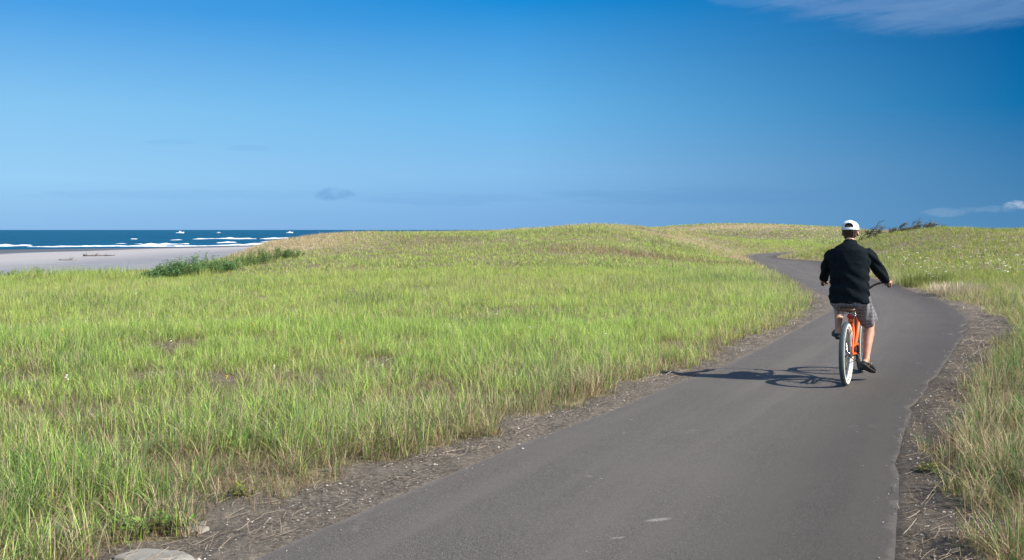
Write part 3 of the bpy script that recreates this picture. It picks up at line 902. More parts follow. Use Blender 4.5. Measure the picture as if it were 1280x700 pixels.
# ------------------------------------------------------------------ modelling tools
class MB:
    """collects shapes and links them as one mesh"""
    def __init__(s): s.V = []; s.F = []
    def add(s, V, F):
        o = len(s.V); s.V += [tuple(v) for v in V]; s.F += [tuple(i + o for i in f) for f in F]
    def build(s, name, mat, parent=None, smooth=True):
        me = bpy.data.meshes.new(name); me.from_pydata(s.V, [], s.F); me.validate(); me.update()
        me.polygons.foreach_set("use_smooth", [smooth] * len(me.polygons))
        return link(name, me, mat, parent)
    def tube(s, pts, rad, seg=12, cap=True, up=(0, 0, 1), flat=1.0, exp=1.0):
        """sweep; rad is a number, or one per point: r or (r_side, r_up)"""
        P = [Vector(p) for p in pts]; n = len(P)
        rs = rad if isinstance(rad, (list, tuple)) else [rad] * n
        rs = [(r, r * flat) if not isinstance(r, (list, tuple)) else r for r in rs]
        U0 = Vector(up)
        V = []; T_ = []
        for i in range(n):
            T_.append((P[min(i + 1, n - 1)] - P[max(i - 1, 0)]).normalized())
        S = T_[0].cross(U0)
        if S.length < 1e-3: S = T_[0].cross(Vector((1, 0, 0)))
        S.normalize()
        for i in range(n):
            t = T_[i]
            S = (S - t * S.dot(t)).normalized(); U = S.cross(t).normalized()
            a, b = rs[i]
            for k in range(seg):
                th = 2 * math.pi * k / seg
                c, q = math.cos(th), math.sin(th)
                if exp != 1.0:
                    c = math.copysign(abs(c) ** exp, c); q = math.copysign(abs(q) ** exp, q)
                V.append(P[i] + S * (a * c) + U * (b * q))
        F = []
        for i in range(n - 1):
            for k in range(seg):
                F.append((i * seg + k, i * seg + (k + 1) % seg, (i + 1) * seg + (k + 1) % seg, (i + 1) * seg + k))
        if cap:
            F.append(tuple(reversed(range(seg)))); F.append(tuple((n - 1) * seg + k for k in range(seg)))
        s.add(V, F)
        return s
    def ball(s, c, r, seg=16, rot=None):
        r = r if isinstance(r, (tuple, list)) else (r, r, r)
        V = []; F = []; rings = seg // 2
        M = Euler(rot).to_matrix() if rot else Matrix.Identity(3)
        for i in range(rings + 1):
            th = math.pi * i / rings
            for k in range(seg):
                ph = 2 * math.pi * k / seg
                V.append(Vector(c) + M @ Vector((r[0] * math.sin(th) * math.cos(ph), r[1] * math.sin(th) * math.sin(ph), r[2] * math.cos(th))))
        for i in range(rings):
            for k in range(seg):
                F.append((i * seg + k, (i + 1) * seg + k, (i + 1) * seg + (k + 1) % seg, i * seg + (k + 1) % seg))
        s.add(V, F); return s
    def torus_x(s, c, R0, r, seg=64, sub=14, rx=None, prof=None):
        """ring whose axle lies along x"""
        rx = rx or r; V = []; F = []
        for i in range(seg):
            a = 2 * math.pi * i / seg
            for k in range(sub):
                b = 2 * math.pi * k / sub
                q = R0 + r * math.cos(b)
                V.append((c[0] + rx * math.sin(b), c[1] + q * math.sin(a), c[2] + q * math.cos(a)))
        for i in range(seg):
            for k in range(sub):
                F.append((i * sub + k, i * sub + (k + 1) % sub, ((i + 1) % seg) * sub + (k + 1) % sub, ((i + 1) % seg) * sub + k))
        s.add(V, F); return s
    def band_x(s, c, r0, r1, x0, x1, seg=64, bulge=0.0):
        """annular sheet from radius r0 at x0 to r1 at x1, with thickness"""
        V = []; F = []; m = 5
        for i in range(seg):
            a = 2 * math.pi * i / seg
            for j in range(m):
                t = j / (m - 1); q = r0 + (r1 - r0) * t; x = x0 + (x1 - x0) * t + bulge * 4 * t * (1 - t)
                V.append((c[0] + x, c[1] + q * math.sin(a), c[2] + q * math.cos(a)))
        for i in range(seg):
            for j in range(m - 1):
                F.append((i * m + j, i * m + j + 1, ((i + 1) % seg) * m + j + 1, ((i + 1) % seg) * m + j))
        s.add(V, F); return s
    def box(s, c, d, rot=None):
        M = Euler(rot).to_matrix() if rot else Matrix.Identity(3)
        V = [Vector(c) + M @ Vector((x * d[0] / 2, y * d[1] / 2, z * d[2] / 2)) for x in (-1, 1) for y in (-1, 1) for z in (-1, 1)]
        s.add(V, [(0, 1, 3, 2), (4, 6, 7, 5), (0, 4, 5, 1), (2, 3, 7, 6), (0, 2, 6, 4), (1, 5, 7, 3)]); return s


def spline(pts, n=24):
    """Catmull-Rom through the points"""
    P = [Vector(p) for p in pts]; P = [2 * P[0] - P[1]] + P + [2 * P[-1] - P[-2]]
    out = []; m = len(P) - 3
    for i in range(n + 1):
        u = i / n * m; k = min(int(u), m - 1); t = u - k
        a, b, c, d = P[k:k + 4]
        out.append(0.5 * ((2 * b) + (c - a) * t + (2 * a - 5 * b + 4 * c - d) * t * t + (3 * b - a - 3 * c + d) * t ** 3))
    return out


def fuse(mb, name, mat, parent, voxel, smooth_it=4, post=None, deform=None):
    """join overlapping shapes into one continuous skin"""
    me = bpy.data.meshes.new(name); me.from_pydata(mb.V, [], mb.F); me.update()
    bm = bmesh.new(); bm.from_mesh(me); bmesh.ops.recalc_face_normals(bm, faces=bm.faces); bm.to_mesh(me); bm.free()
    o = bpy.data.objects.new(name, me); COL.objects.link(o)
    rm = o.modifiers.new("r", 'REMESH'); rm.mode = 'VOXEL'; rm.voxel_size = voxel
    sm = o.modifiers.new("s", 'SMOOTH'); sm.iterations = smooth_it; sm.factor = 0.5
    dg = bpy.context.evaluated_depsgraph_get(); dg.update()
    ne = bpy.data.meshes.new_from_object(o.evaluated_get(dg))
    bpy.data.objects.remove(o); bpy.data.meshes.remove(me)
    ne.name = name
    if deform is not None:
        ne.update()
        for v in ne.vertices:
            v.co = deform(v.co.copy(), v.normal.copy())
    ne.polygons.foreach_set("use_smooth", [True] * len(ne.polygons))
    ne.update()
    return link(name, ne, mat, parent)


# ------------------------------------------------------------------ bicycle; +y is the way it goes, +x its right side
BIKE_RZ = -R(26.6)
BIKE_POS = (3.48, 10.83, 0.026)
M_rubber = plain("blue grey tyre rubber", (0.045, 0.068, 0.078), 0.75, 0, .2, 60, 0.3, 300)
M_wwall = plain("whitewall rubber", (0.66, 0.63, 0.56), 0.6, 0, .06, 30)
M_orange = plain("orange enamel", (0.86, 0.115, 0.004), 0.4, 0, .05, 20, spec=.3, coat=0.1)
M_chrome = plain("worn chrome", (0.62, 0.62, 0.62), 0.22, 1.0, .08, 40)
M_black = plain("black plastic", (0.018, 0.018, 0.019), 0.5, 0, .2, 40)
M_steel = plain("oiled steel", (0.09, 0.085, 0.08), 0.42, 1.0, .3, 90)
M_leather = plain("brown saddle leather", (0.115, 0.045, 0.022), 0.45, 0, .2, 50, .2, 250)
M_white = plain("white rim paint", (0.70, 0.68, 0.62), 0.35, 0, .06, 30)
WR = 0.330


def make_wheel(bike, y, name="wheel"):
    wl = empty(name); wl.parent = bike; wl.location = (0, y, WR)
    t = MB(); t.torus_x((0, 0, 0), WR - 0.027, 0.027, 80, 16, 0.028)
    for i in range(96):                      # tread knurls
        a = 2 * math.pi * i / 96
        for sx_ in (-.012, 0, .012):
            t.box((sx_, (WR - .0006) * math.sin(a), (WR - .0006) * math.cos(a)), (.008, .010, .002), (-a, 0, 0))
    t.build("tyre", M_rubber, wl)
    ww = MB()
    for s in (-1, 1): ww.band_x((0, 0, 0), WR - .050, WR - .016, s * .0205, s * .0255, 80, s * .0050)
    ww.build("whitewall", M_wwall, wl)
    rim = MB(); rim.torus_x((0, 0, 0), WR - .062, .011, 72, 10, .017); rim.build("rim", M_white, wl)
    sp = MB()
    for i in range(36):
        a = 2 * math.pi * i / 36; s = -1 if i % 2 else 1; off = (1 if (i // 2) % 2 else -1) * 0.42
        sp.tube([(s * .030, .022 * math.sin(a + off), .022 * math.cos(a + off)), (0, (WR - .068) * math.sin(a), (WR - .068) * math.cos(a))], .0010, 5)
    sp.build("spokes", M_steel, wl)
    hb = MB(); hb.tube([(-.062, 0, 0), (-.036, 0, 0), (-.034, 0, 0), (-.028, 0, 0), (-.026, 0, 0), (.026, 0, 0), (.028, 0, 0), (.034, 0, 0), (.036, 0, 0), (.062, 0, 0)],
            [.006, .006, .024, .024, .014, .014, .024, .024, .006, .006], 16)
    hb.build("hub", M_chrome, wl)
    return wl


def build_bicycle():
    b = empty("bicycle", BIKE_POS, BIKE_RZ)
    tag(b, "orange beach cruiser bicycle with whitewall tyres ridden along the path", "bicycle")
    make_wheel(b, 0.0); make_wheel(b, 1.12)
    ax0 = Vector((0, 0, WR)); BB = Vector((0, .44, .285)); ST = Vector((0, .285, .66)); HT = Vector((0, .90, .83)); HB = Vector((0, .945, .68))
    fr = MB()
    for s in (-1, 1):
        fr.tube(spline([(s * .060, 0, WR), (s * .058, .12, WR - .01), (s * .038, .40, .29), (s * .02, .44, .285)], 10), .0115, 10)
        fr.tube(spline([(s * .060, 0, WR), (s * .058, .06, WR + .10), (s * .046, .19, .57), (s * .016, .285, .63)], 12), .0105, 10)
    fr.tube([BB, ST], .0165, 14)
    fr.tube(spline([BB, (0, .66, .40), (0, .86, .60), HB], 14), .020, 14)
    fr.tube(spline([ST + Vector((0, 0, -.04)), (0, .52, .72), (0, .75, .755), HT + Vector((0, .008, -.03))], 14), .0175, 14)
    fr.tube([HT, HB], .022, 16)
    fr.tube([(-.036, BB.y, BB.z), (.036, BB.y, BB.z)], .024, 16)
    fr.tube([(0, .270, .645), (0, .266, .672)], .021, 14)
    fr.box((0, .20, .575), (.085, .012, .02)); fr.box((0, .30, .292), (.06, .02, .02))
    fr.build("frame", M_orange, b)
    fk = MB()
    for s in (-1, 1):
        fk.tube(spline([(s * .045, .955, .665), (s * .052, .99, .58), (s * .056, 1.06, .44), (s * .058, 1.12, WR)], 14), [.014] * 8 + [.012] * 7, 10)
    fk.box((0, .952, .668), (.125, .045, .024)); fk.tube([HB, (0, .952, .66)], .018, 12)
    fk.build("fork", M_orange, b)
    sp = MB(); sp.tube([(0, .272, .64), (0, .245, .765)], .0135, 14); sp.build("seat_post", M_chrome, b)
    # saddle: broad at the back, narrow nose
    sd_ = MB(); rows = []
    prof = [(-.02, .050, .012), (.00, .078, .024), (.045, .096, .032), (.10, .094, .032), (.15, .072, .030), (.20, .048, .028), (.25, .032, .022), (.285, .022, .014)]
    sd_.tube([(0, .085 + y, .785 - (.008 if y > .15 else 0) - .012 * (y < 0)) for y, _, _ in prof], [(a, h) for _, a, h in prof], 22)
    sdo = sd_.build("saddle", M_leather, b)
    spg = MB()
    for s in (-1, 1):
        spg.tube([(s * .065 + .017 * math.cos(t), .115 + .017 * math.sin(t), .715 + .045 * t / (2 * math.pi * 4)) for t in np.linspace(0, 2 * math.pi * 4, 60)], .0032, 6)
        spg.tube([(s * .065, .115, .712), (s * .02, .24, .745), (s * .012, .33, .765)], .004, 6)
    spg.build("saddle_spring", M_chrome, sdo)
    stt = MB(); stt.tube([HT, HT + Vector((0, -.020, .10))], .012, 12); stt.tube([HT + Vector((0, -.020, .09)), HT + Vector((0, .035, .105))], .014, 12)
    stt.build("stem", M_steel, b)
    c = HT + Vector((0, .035, .105))
    hbm = MB()
    for s in (-1, 1):
        hbm.tube(spline([c, c + Vector((s * .06, .01, .0)), c + Vector((s * .15, .0, .065)), c + Vector((s * .245, -.05, .10)), (s * .318, .80, 1.035), (s * .345, .62, 1.015)], 26), .0112, 12)
    hb = hbm.build("handlebar", M_steel, b)
    for s in (-1, 1):
        g = MB(); g.tube([(s * .3285, .728, 1.0285), (s * .345, .618, 1.0148), (s * .346, .612, 1.014)], [.0165, .0165, .010], 14)
        g.build("grip", M_black, hb)
    # drivetrain on the right
    cr = empty("crank"); cr.parent = b; cr.location = BB
    ang = R(10)
    arm = MB()
    for s in (-1, 1):
        dirn = Vector((0, math.sin(ang), -math.cos(ang))) * (1 if s > 0 else -1)
        e = dirn * .165
        arm.tube([(s * .038, 0, 0), (s * .062, 0, 0) + e * 0 if False else (s * .060, dirn.y * .01, dirn.z * .01), (s * .070, e.y, e.z)], [(.013, .010)] * 3, 10)
    arm.tube([(-.05, 0, 0), (.05, 0, 0)], .012, 12)
    arm.build("crank_arm", M_chrome, cr)
    for s in (-1, 1):
        dirn = Vector((0, math.sin(ang), -math.cos(ang))) * (1 if s > 0 else -1)
        e = dirn * .165
        p = MB(); p.box((s * .122, e.y, e.z), (.090, .075, .008)); p.box((s * .122, e.y + .036, e.z), (.092, .010, .024)); p.box((s * .122, e.y - .036, e.z), (.092, .010, .024)); p.tube([(s * .070, e.y, e.z), (s * .165, e.y, e.z)], .008, 8)
        p.build("pedal", M_black, cr)
    rg = MB(); rg.torus_x((.044, BB.y, BB.z), .082, .006, 44, 8, .0025)
    for i in range(5):
        a = i * 2 * math.pi / 5
        rg.tube([(.044, BB.y, BB.z), (.044, BB.y + .08 * math.sin(a), BB.z + .08 * math.cos(a))], .005, 6)
    rg.build("chainring", M_steel, b)
    ch = MB()
    th = np.linspace(0, 1, 120)
    def chain_pt(t):
        # loop round ring and sprocket
        L = BB.y; r1, r0 = .088, .036
        if t < .3: q = t / .3; return (L - 0 + (0 - L) * q, BB.z + r1 + (WR + r0 - BB.z - r1) * q)
        if t < .5: q = (t - .3) / .2; a = math.pi * q; return (-r0 * math.sin(a), WR + r0 * math.cos(a))
        if t < .8: q = (t - .5) / .3; return (L * q, WR - r0 + (BB.z - r1 - WR + r0) * q)
        q = (t - .8) / .2; a = math.pi * q; return (L + r1 * math.sin(a), BB.z - r1 * math.cos(a))
    pts = [(.044, *chain_pt(t)) for t in th]
    ch.tube(pts, .0045, 6); ch.torus_x((.044, 0, WR), .034, .004, 24, 6, .003)
    ch.build("chain", M_steel, b)
    gd = MB(); gd.tube(spline([(.056, .52, .275), (.056, .44, .385), (.056, .22, .40), (.056, .03, .385)], 16), [(.006, .012)] * 17, 10)
    gd.build("chain_guard", M_orange, b)
    rf = MB(); rf.tube([(0, .246, .705), (0, .215, .705)], .006, 8); rf.ball((0, .212, .705), (.026, .008, .026), 16)
    rf.build("rear_reflector", plain("red reflector", (.55, .01, .008), .2), b)
    ks = MB(); ks.tube([(-.05, .33, .27), (-.075, .10, .235), (-.078, .05, .232)], .007, 8); ks.build("kickstand", M_chrome, b)
    return b


build_bicycle()


# ------------------------------------------------------------------ rider
def ik(a, c, l1, l2, pole):
    """middle joint between a and c bending towards pole"""
    a, c = Vector(a), Vector(c); d = c - a; L = min(d.length, (l1 + l2) * .999)
    t = d.normalized(); x = (l1 * l1 - l2 * l2 + L * L) / (2 * L); h = math.sqrt(max(l1 * l1 - x * x, 1e-6))
    p = Vector(pole); p = (p - t * p.dot(t)).normalized()
    return a + t * x + p * h


def skin_mat():
    m, nt, p, out = new_mat("sun tanned skin")
    tcn = nt.add('ShaderNodeTexCoord')
    c = nt.ramp(nt.noise(tcn.outputs['Object'], 14, 4), [(0.3, (.34, .165, .105)), (0.7, (.45, .245, .165))])
    nt.link(c, p.inputs['Base Color']); p.inputs['Roughness'].default_value = .5
    p.inputs['Subsurface Weight'].default_value = .12; p.inputs['Subsurface Radius'].default_value = (.02, .008, .004)
    return m


def cloth_mat(name, a, b, scale, bstr=.4, plaid=False, rough=.92, sheen=.12):
    m, nt, p, out = new_mat(name)
    tcn = nt.add('ShaderNodeTexCoord'); O = tcn.outputs['Object']
    c = nt.ramp(nt.noise(O, scale, 5, .65), [(0.3, a), (0.7, b)])
    if plaid:
        for ax, q in ((0, 26), (2, 24), (1, 26)):
            s_ = nt.add('ShaderNodeSeparateXYZ'); nt.link(O, s_.inputs[0])
            f = nt.math('FRACT', nt.math('MULTIPLY', s_.outputs[ax], q))
            c = nt.mix(nt.math('MULTIPLY', nt.math('LESS_THAN', f, .16), .35), c, (.30, .29, .31, 1))
            f2 = nt.math('FRACT', nt.math('ADD', nt.math('MULTIPLY', s_.outputs[ax], q), .5))
            c = nt.mix(nt.math('MULTIPLY', nt.math('LESS_THAN', f2, .10), .30), c, (.07, .065, .075, 1))
    nt.link(c, p.inputs['Base Color']); p.inputs['Roughness'].default_value = rough
    p.inputs['Specular IOR Level'].default_value = .08
    p.inputs['Sheen Weight'].default_value = sheen
    bn = nt.add('ShaderNodeBump'); bn.inputs['Strength'].default_value = bstr; bn.inputs['Distance'].default_value = .003
    nt.link(nt.noise(O, scale * 8, 4, .7), bn.inputs['Height']); nt.link(bn.outputs[0], p.inputs['Normal'])
    return m


def build_rider():
    bm_ = MB()
    # joints, in the bicycle's frame (x right, y forward, z up)
    HIP = {s: Vector((s * .088, .235, .885)) for s in (-1, 1)}
    ANK = {1: Vector((.148, .385, .232)), -1: Vector((-.138, .335, .545))}
    KNE = {s: ik(HIP[s], ANK[s], .425, .425, (s * .16, 1, .25)) for s in (-1, 1)}
    SHO = {1: Vector((.178, .240, 1.392)), -1: Vector((-.178, .235, 1.388))}
    GRIPC = {s: Vector((s * .337, .672, 1.0217)) for s in (-1, 1)}
    gax = {s: (Vector((s * .345, .618, 1.0148)) - Vector((s * .3285, .728, 1.0285))).normalized() for s in (-1, 1)}   # towards the rear end
    WRI = {}
    for s in (-1, 1):
        WRI[s] = GRIPC[s] + gax[s] * .075 + Vector((-s * .012, -.002, .040))
    ELB = {1: ik(SHO[1], WRI[1], .275, .240, (.45, -.45, -.6)), -1: ik(SHO[-1], WRI[-1], .275, .240, (-.55, -.5, -.5))}
    # trunk
    tr = [(0, .225, .815, .145, .105), (0, .222, .88, .172, .125), (0, .212, .96, .163, .115), (0, .205, 1.06, .150, .105), (0, .212, 1.18, .160, .112),
          (0, .226, 1.30, .176, .118), (0, .232, 1.37, .160, .100), (0, .238, 1.42, .105, .072), (0, .248, 1.465, .066, .062)]
    bm_.tube([t[:3] for t in tr], [(t[3], t[4]) for t in tr], 28, up=(0, 1, 0))
    # neck and head
    NK = Vector((0, .252, 1.455)); HD = Vector((-.004, .300, 1.598))
    bm_.tube([NK + Vector((0, -.005, -.03)), NK + Vector((0, .01, .05)), HD + Vector((0, -.018, -.05))], [(.062, .062), (.055, .057), (.056, .058)], 18, up=(0, 1, 0))
    bm_.ball(HD + Vector((0, -.006, .022)), (.076, .094, .092), 24)
    bm_.ball(HD + Vector((0, .028, -.045)), (.058, .066, .072), 20)          # jaw
    bm_.ball(HD + Vector((0, .072, -.096)), (.026, .024, .020), 12)          # chin
    bm_.tube([HD + Vector((0, .090, .012)), HD + Vector((0, .108, -.022)), HD + Vector((0, .098, -.032))], [.008, .014, .010], 10)   # nose
    for s in (-1, 1):
        bm_.ball(HD + Vector((s * .079, -.004, -.014)), (.011, .021, .032), 12, (.15, s * -.25, 0))       # ears
        bm_.ball(HD + Vector((s * .032, .078, -.026)), (.024, .018, .018), 10)   # cheeks
        bm_.ball(HD + Vector((s * .031, .083, .024)), (.024, .012, .008), 10)   # brows
    bm_.ball(HD + Vector((0, .090, -.060)), (.024, .010, .007), 10)          # lips
    for s in (-1, 1):
        # arm
        bm_.tube([SHO[s] + Vector((-s * .08, 0, -.03)), SHO[s] + Vector((-s * .004, 0, -.008)), SHO[s].lerp(ELB[s], .35), ELB[s].lerp(SHO[s], .12), ELB[s], ELB[s].lerp(WRI[s], .25), ELB[s].lerp(WRI[s], .75), WRI[s]],
                 [.030, .036, .042, .041, .041, .042, .030, (.030, .022)], 18)
        # hand
        ax = -gax[s]                                        # towards the front of the grip
        o = Vector((s, 0, 0)); o = (o - ax * o.dot(ax)).normalized(); u = o.cross(ax).normalized()
        if u.z < 0: u = -u
        def rp(t, ph, r): return GRIPC[s] + ax * t + (u * math.cos(ph) + o * math.sin(ph)) * r
        bm_.tube([WRI[s], rp(-.048, R(-8), .036), rp(-.005, R(5), .036), rp(.036, R(14), .032)], [(.028, .020), (.036, .017), (.041, .016), (.036, .014)], 16, up=tuple(u))
        for i, (t, ln) in enumerate(((.040, 1.0), (.018, 1.08), (-.004, 1.02), (-.025, .84))):
            pts = [rp(t * .8, R(0), .034), rp(t, R(32), .035), rp(t * 1.03, R(32 + 52 * ln), .0285), rp(t * 1.02, R(32 + 105 * ln), .0265), rp(t, R(32 + 150 * ln), .0265)]
            bm_.tube(spline(pts, 9), [.0098] * 4 + [.0090] * 3 + [.0082] * 3, 10)
        pts = [rp(-.030, R(-20), .036), rp(-.004, R(-48), .036), rp(.022, R(-78), .031), rp(.040, R(-112), .028)]
        bm_.tube(spline(pts, 8), [.012] * 4 + [.0105] * 5, 10)
        # leg
        h, k, a = HIP[s], KNE[s], ANK[s]
        back = Vector((0, -.012, .0))
        bm_.tube([h + Vector((-s * .02, -.02, .03)), h, h.lerp(k, .3), h.lerp(k, .75), k, k.lerp(a, .12), k.lerp(a, .30) + (k - a).normalized().cross(Vector((1, 0, 0))) * .014, k.lerp(a, .6), k.lerp(a, .88), a],
                 [.095, .092, .084, .064, .057, .053, .058, .044, .034, .035], 20)
        bm_.ball(k + (k - h.lerp(a, .5)).normalized() * .014, .040, 14)
        # foot
        pit = R(-22) if s > 0 else R(2); yaw = R(-16) * s * (1 if s > 0 else 1)
        fd = Vector((math.sin(-yaw) * math.cos(pit), math.cos(yaw) * math.cos(pit), math.sin(pit)))
        fu = Vector((0, 0, 1)); fu = (fu - fd * fu.dot(fd)).normalized()
        bm_.tube([a + fd * -.050 - fu * .050, a + fd * -.035 - fu * .040, a + fd * .03 - fu * .038, a + fd * .10 - fu * .052, a + fd * .16 - fu * .060, a + fd * .195 - fu * .064],
                 [(.022, .022), (.033, .036), (.036, .036), (.044, .024), (.042, .017), (.026, .011)], 16, up=tuple(fu))
        bm_.ball(a, (.035, .038, .04), 12)
        HIP[(s, 'f')] = (a, fd, fu)
    root = fuse(bm_, "person", skin_mat(), None, .0055, 3)
    root.location = BIKE_POS; root.rotation_euler = (0, 0, BIKE_RZ)
    tag(root, "rider seen from behind in white cap, dark jacket and grey plaid shorts", "person")

    # eyes
    em = plain("eye white", (.75, .73, .70), .2)
    for s in (-1, 1):
        MB().ball(HD + Vector((s * .031, .082, .004)), .011, 12).build("eye", em, root)

    # hair below the cap
    hr = MB()
    hr.ball(HD + Vector((0, -.016, .020)), (.083, .093, .088), 28)
    hr.tube([HD + Vector((0, -.050, -.01)), HD + Vector((0, -.052, -.055)), HD + Vector((0, -.044, -.088))], [(.068, .046), (.060, .034), (.046, .020)], 20, up=(0, 1, 0))
    for s in (-1, 1):
        hr.tube([HD + Vector((s * .073, .018, .03)), HD + Vector((s * .077, .022, -.02)), HD + Vector((s * .074, .024, -.045))], [(.012, .02), (.010, .014), (.006, .008)], 8)
    def hairy(co, n):
        k = math.sin(co.x * 520 + 9 * math.sin(co.z * 60)) * .0022 + math.sin(co.x * 190 + co.y * 120) * .0018
        return co + n * k
    def cuthair(co, n):
        co = hairy(co, n)
        if co.y > HD.y + .052 and co.z > HD.z - .05: co.y = HD.y + .052 + (co.y - HD.y - .052) * .1
        return co
    hm = cloth_mat("dark brown hair", (.018, .010, .007), (.075, .042, .026), 60, .6, rough=.6)
    fuse(hr, "hair", hm, root, .006, 2, deform=cuthair)

    # cap: crown with the gap at the back, strap, peak, button
    M_cap = cloth_mat("white cotton", (.50, .52, .55), (.57, .59, .62), 20, .25)
    C0 = HD + Vector((0, -.012, .030)); Rx, Ry, Rz = .092, .106, .092
    cp = MB(); V = []; F = []; nr, ns = 22, 60; idx = {}
    tilt = Matrix.Rotation(R(-4), 3, 'X')
    def cap_pt(i, k, gr=0.0):
        th = (math.pi / 2 + .12) * i / nr; ph = 2 * math.pi * k / ns
        v = Vector(((Rx + gr) * math.sin(th) * math.cos(ph), (Ry + gr) * math.sin(th) * math.sin(ph), (Rz + gr) * math.cos(th) ** .85 if math.cos(th) > 0 else (Rz) * math.cos(th)))
        return C0 + tilt @ v
    def hole(i, k):
        ph = 2 * math.pi * (k + .5) / ns; dphi = abs(((ph - 1.5 * math.pi + math.pi) % (2 * math.pi)) - math.pi)
        h = (i + .5) / nr
        if h < .50 or h > .885: return False
        return (dphi / .56) ** 2 + ((.885 - h) / .36) ** 2 < 1
    for gr, flip in ((0, False), (-.003, True)):
        o = len(V)
        for i in range(nr + 1):
            for k in range(ns): V.append(cap_pt(i, k, gr))
        for i in range(nr):
            for k in range(ns):
                if hole(i, k): continue
                f = (o + i * ns + k, o + (i + 1) * ns + k, o + (i + 1) * ns + (k + 1) % ns, o + i * ns + (k + 1) % ns)
                F.append(tuple(reversed(f)) if flip else f)
    cp.add(V, F)
    for k in range(6):                                     # raised seams
        ph = k * math.pi / 3 + math.pi / 6
        cp.tube([C0 + tilt @ Vector(((Rx + .0005) * math.sin(t) * math.cos(ph), (Ry + .0005) * math.sin(t) * math.sin(ph), (Rz + .0005) * math.cos(t) ** .85)) for t in np.linspace(.05, .95 if k in (4, 3) else 1.5, 12)], .0022, 6)
    cp.ball(C0 + tilt @ Vector((0, 0, Rz + .002)), (.008, .008, .005), 10)
    capo = cp.build("cap", M_cap, root)
    st_ = MB()
    st_.tube([C0 + tilt @ Vector(((Rx + .001) * 1.0 * math.cos(p), (Ry + .001) * math.sin(p), -.006)) for p in np.linspace(1.5 * math.pi - .62, 1.5 * math.pi + .62, 14)], [(.002, .009)] * 14, 8)
    st_.build("strap", M_cap, capo)
    # peak curving forward
    V = []; F = []; n1, n2 = 16, 8
    for sidez in (0, -.003):
        for i in range(n1 + 1):
            a = R(25) + (math.pi - R(50)) * i / n1
            for j in range(n2 + 1):
                t = j / n2; ext = .072 * math.sin((a - R(25)) / (math.pi - R(50)) * math.pi) ** .6 * t
                x = (Rx) * math.cos(a) * (1 - .06 * t); y = Ry * math.sin(a) + ext
                z = -.008 - .12 * t * .1 - 3.2 * x * x * (.4 + .9 * t) + sidez
                V.append(C0 + tilt @ Vector((x, y, z)))
    m_ = (n1 + 1) * (n2 + 1)
    for q in (0, 1):
        for i in range(n1):
            for j in range(n2):
                f = (q * m_ + i * (n2 + 1) + j, q * m_ + i * (n2 + 1) + j + 1, q * m_ + (i + 1) * (n2 + 1) + j + 1, q * m_ + (i + 1) * (n2 + 1) + j)
                F.append(f if q else tuple(reversed(f)))
    pk = MB(); pk.add(V, F); pk.build("peak", M_cap, capo)

    # jacket: loose black fleece
    jk = MB()
    tj = [(0, .205, .842, .192, .150), (0, .206, .855, .200, .158), (0, .200, .93, .205, .158), (0, .196, 1.02, .200, .150), (0, .200, 1.14, .198, .146), (0, .212, 1.26, .205, .148),
          (0, .222, 1.33, .205, .138), (0, .228, 1.385, .196, .126), (0, .236, 1.430, .150, .104), (0, .242, 1.458, .105, .086), (0, .246, 1.475, .078, .076)]
    jk.tube([t[:3] for t in tj], [(t[3], t[4]) for t in tj], 32, up=(0, 1, 0), exp=.92)
    jk.tube([(0, .244, 1.455), (0, .250, 1.492), (0, .254, 1.505)], [(.078, .076), (.072, .070), (.066, .065)], 24, up=(0, 1, 0))
    for s in (-1, 1):
        cuff = WRI[s] + (ELB[s] - WRI[s]).normalized() * .028
        jk.tube([SHO[s] + Vector((-s * .11, 0, -.02)), SHO[s] + Vector((-s * .002, 0, -.026)), SHO[s].lerp(ELB[s], .4), ELB[s].lerp(SHO[s], .12), ELB[s], ELB[s].lerp(WRI[s], .2), ELB[s].lerp(WRI[s], .7), cuff],
                [(.050, .045), (.068, .066), .070, .062, .060, .058, .046, .041], 22)
    def wrinkle(co, n):
        d = 0
        d += .010 * (fbm(np.array([co.x * 7 + co.z * 3]), np.array([co.z * 9 + co.y * 5]), 501, 3)[0] - .5) * 2
        zz = co.z
        if abs(co.x) < .19:                                # soft drag folds across the back
            d += .006 * math.sin(zz * 46 + co.x * 14 * (1 if co.x > 0 else -1.5) + 3 * math.sin(co.x * 9)) * max(0, min(1, (1.28 - zz) / .15))
            d += .006 * math.sin(co.x * 42 + zz * 8) * max(0, min(1, (1.0 - zz) / .12))
        else:
            d += .007 * math.sin(zz * 75 + co.y * 40 + co.x * 20)
        return co + n * d
    jm = cloth_mat("dark navy fleece", (.0028, .0050, .0072), (.0065, .0105, .0140), 24, .5, sheen=0)
    jacket = fuse(jk, "jacket", jm, root, .009, 4, deform=wrinkle)

    # shorts
    sh = MB()
    ts = [(0, .222, .805, .155, .120), (0, .222, .85, .190, .142), (0, .214, .92, .188, .142), (0, .206, 1.0, .170, .125)]
    sh.tube([t[:3] for t in ts], [(t[3], t[4]) for t in ts], 28, up=(0, 1, 0))
    for s in (-1, 1):
        sh.ball((s * .062, .165, .850), (.112, .085, .065), 18)
        h, k = HIP[s], KNE[s]
        sh.tube([h + Vector((-s * .01, -.03, .02)), h + Vector((s * .006, 0, 0)), h.lerp(k, .3), h.lerp(k, .62), h.lerp(k, .90), h.lerp(k, .93)], [.112, .114, .106, .096, .090, .086], 24)
        sh.tube([h.lerp(k, .25) + Vector((0, 0, -.02)), h.lerp(k, .6) + Vector((0, -.012, -.026)), h.lerp(k, .9) + Vector((0, -.022, -.032))], [.085, .082, .076], 18)   # slack hanging under the thigh
    def sw(co, n):
        return co + n * (.006 * math.sin(co.y * 55 + co.z * 38 + co.x * 20) + .012 * (fbm(np.array([co.x * 12 + 4]), np.array([co.z * 12 + co.y * 12]), 521, 3)[0] - .5))
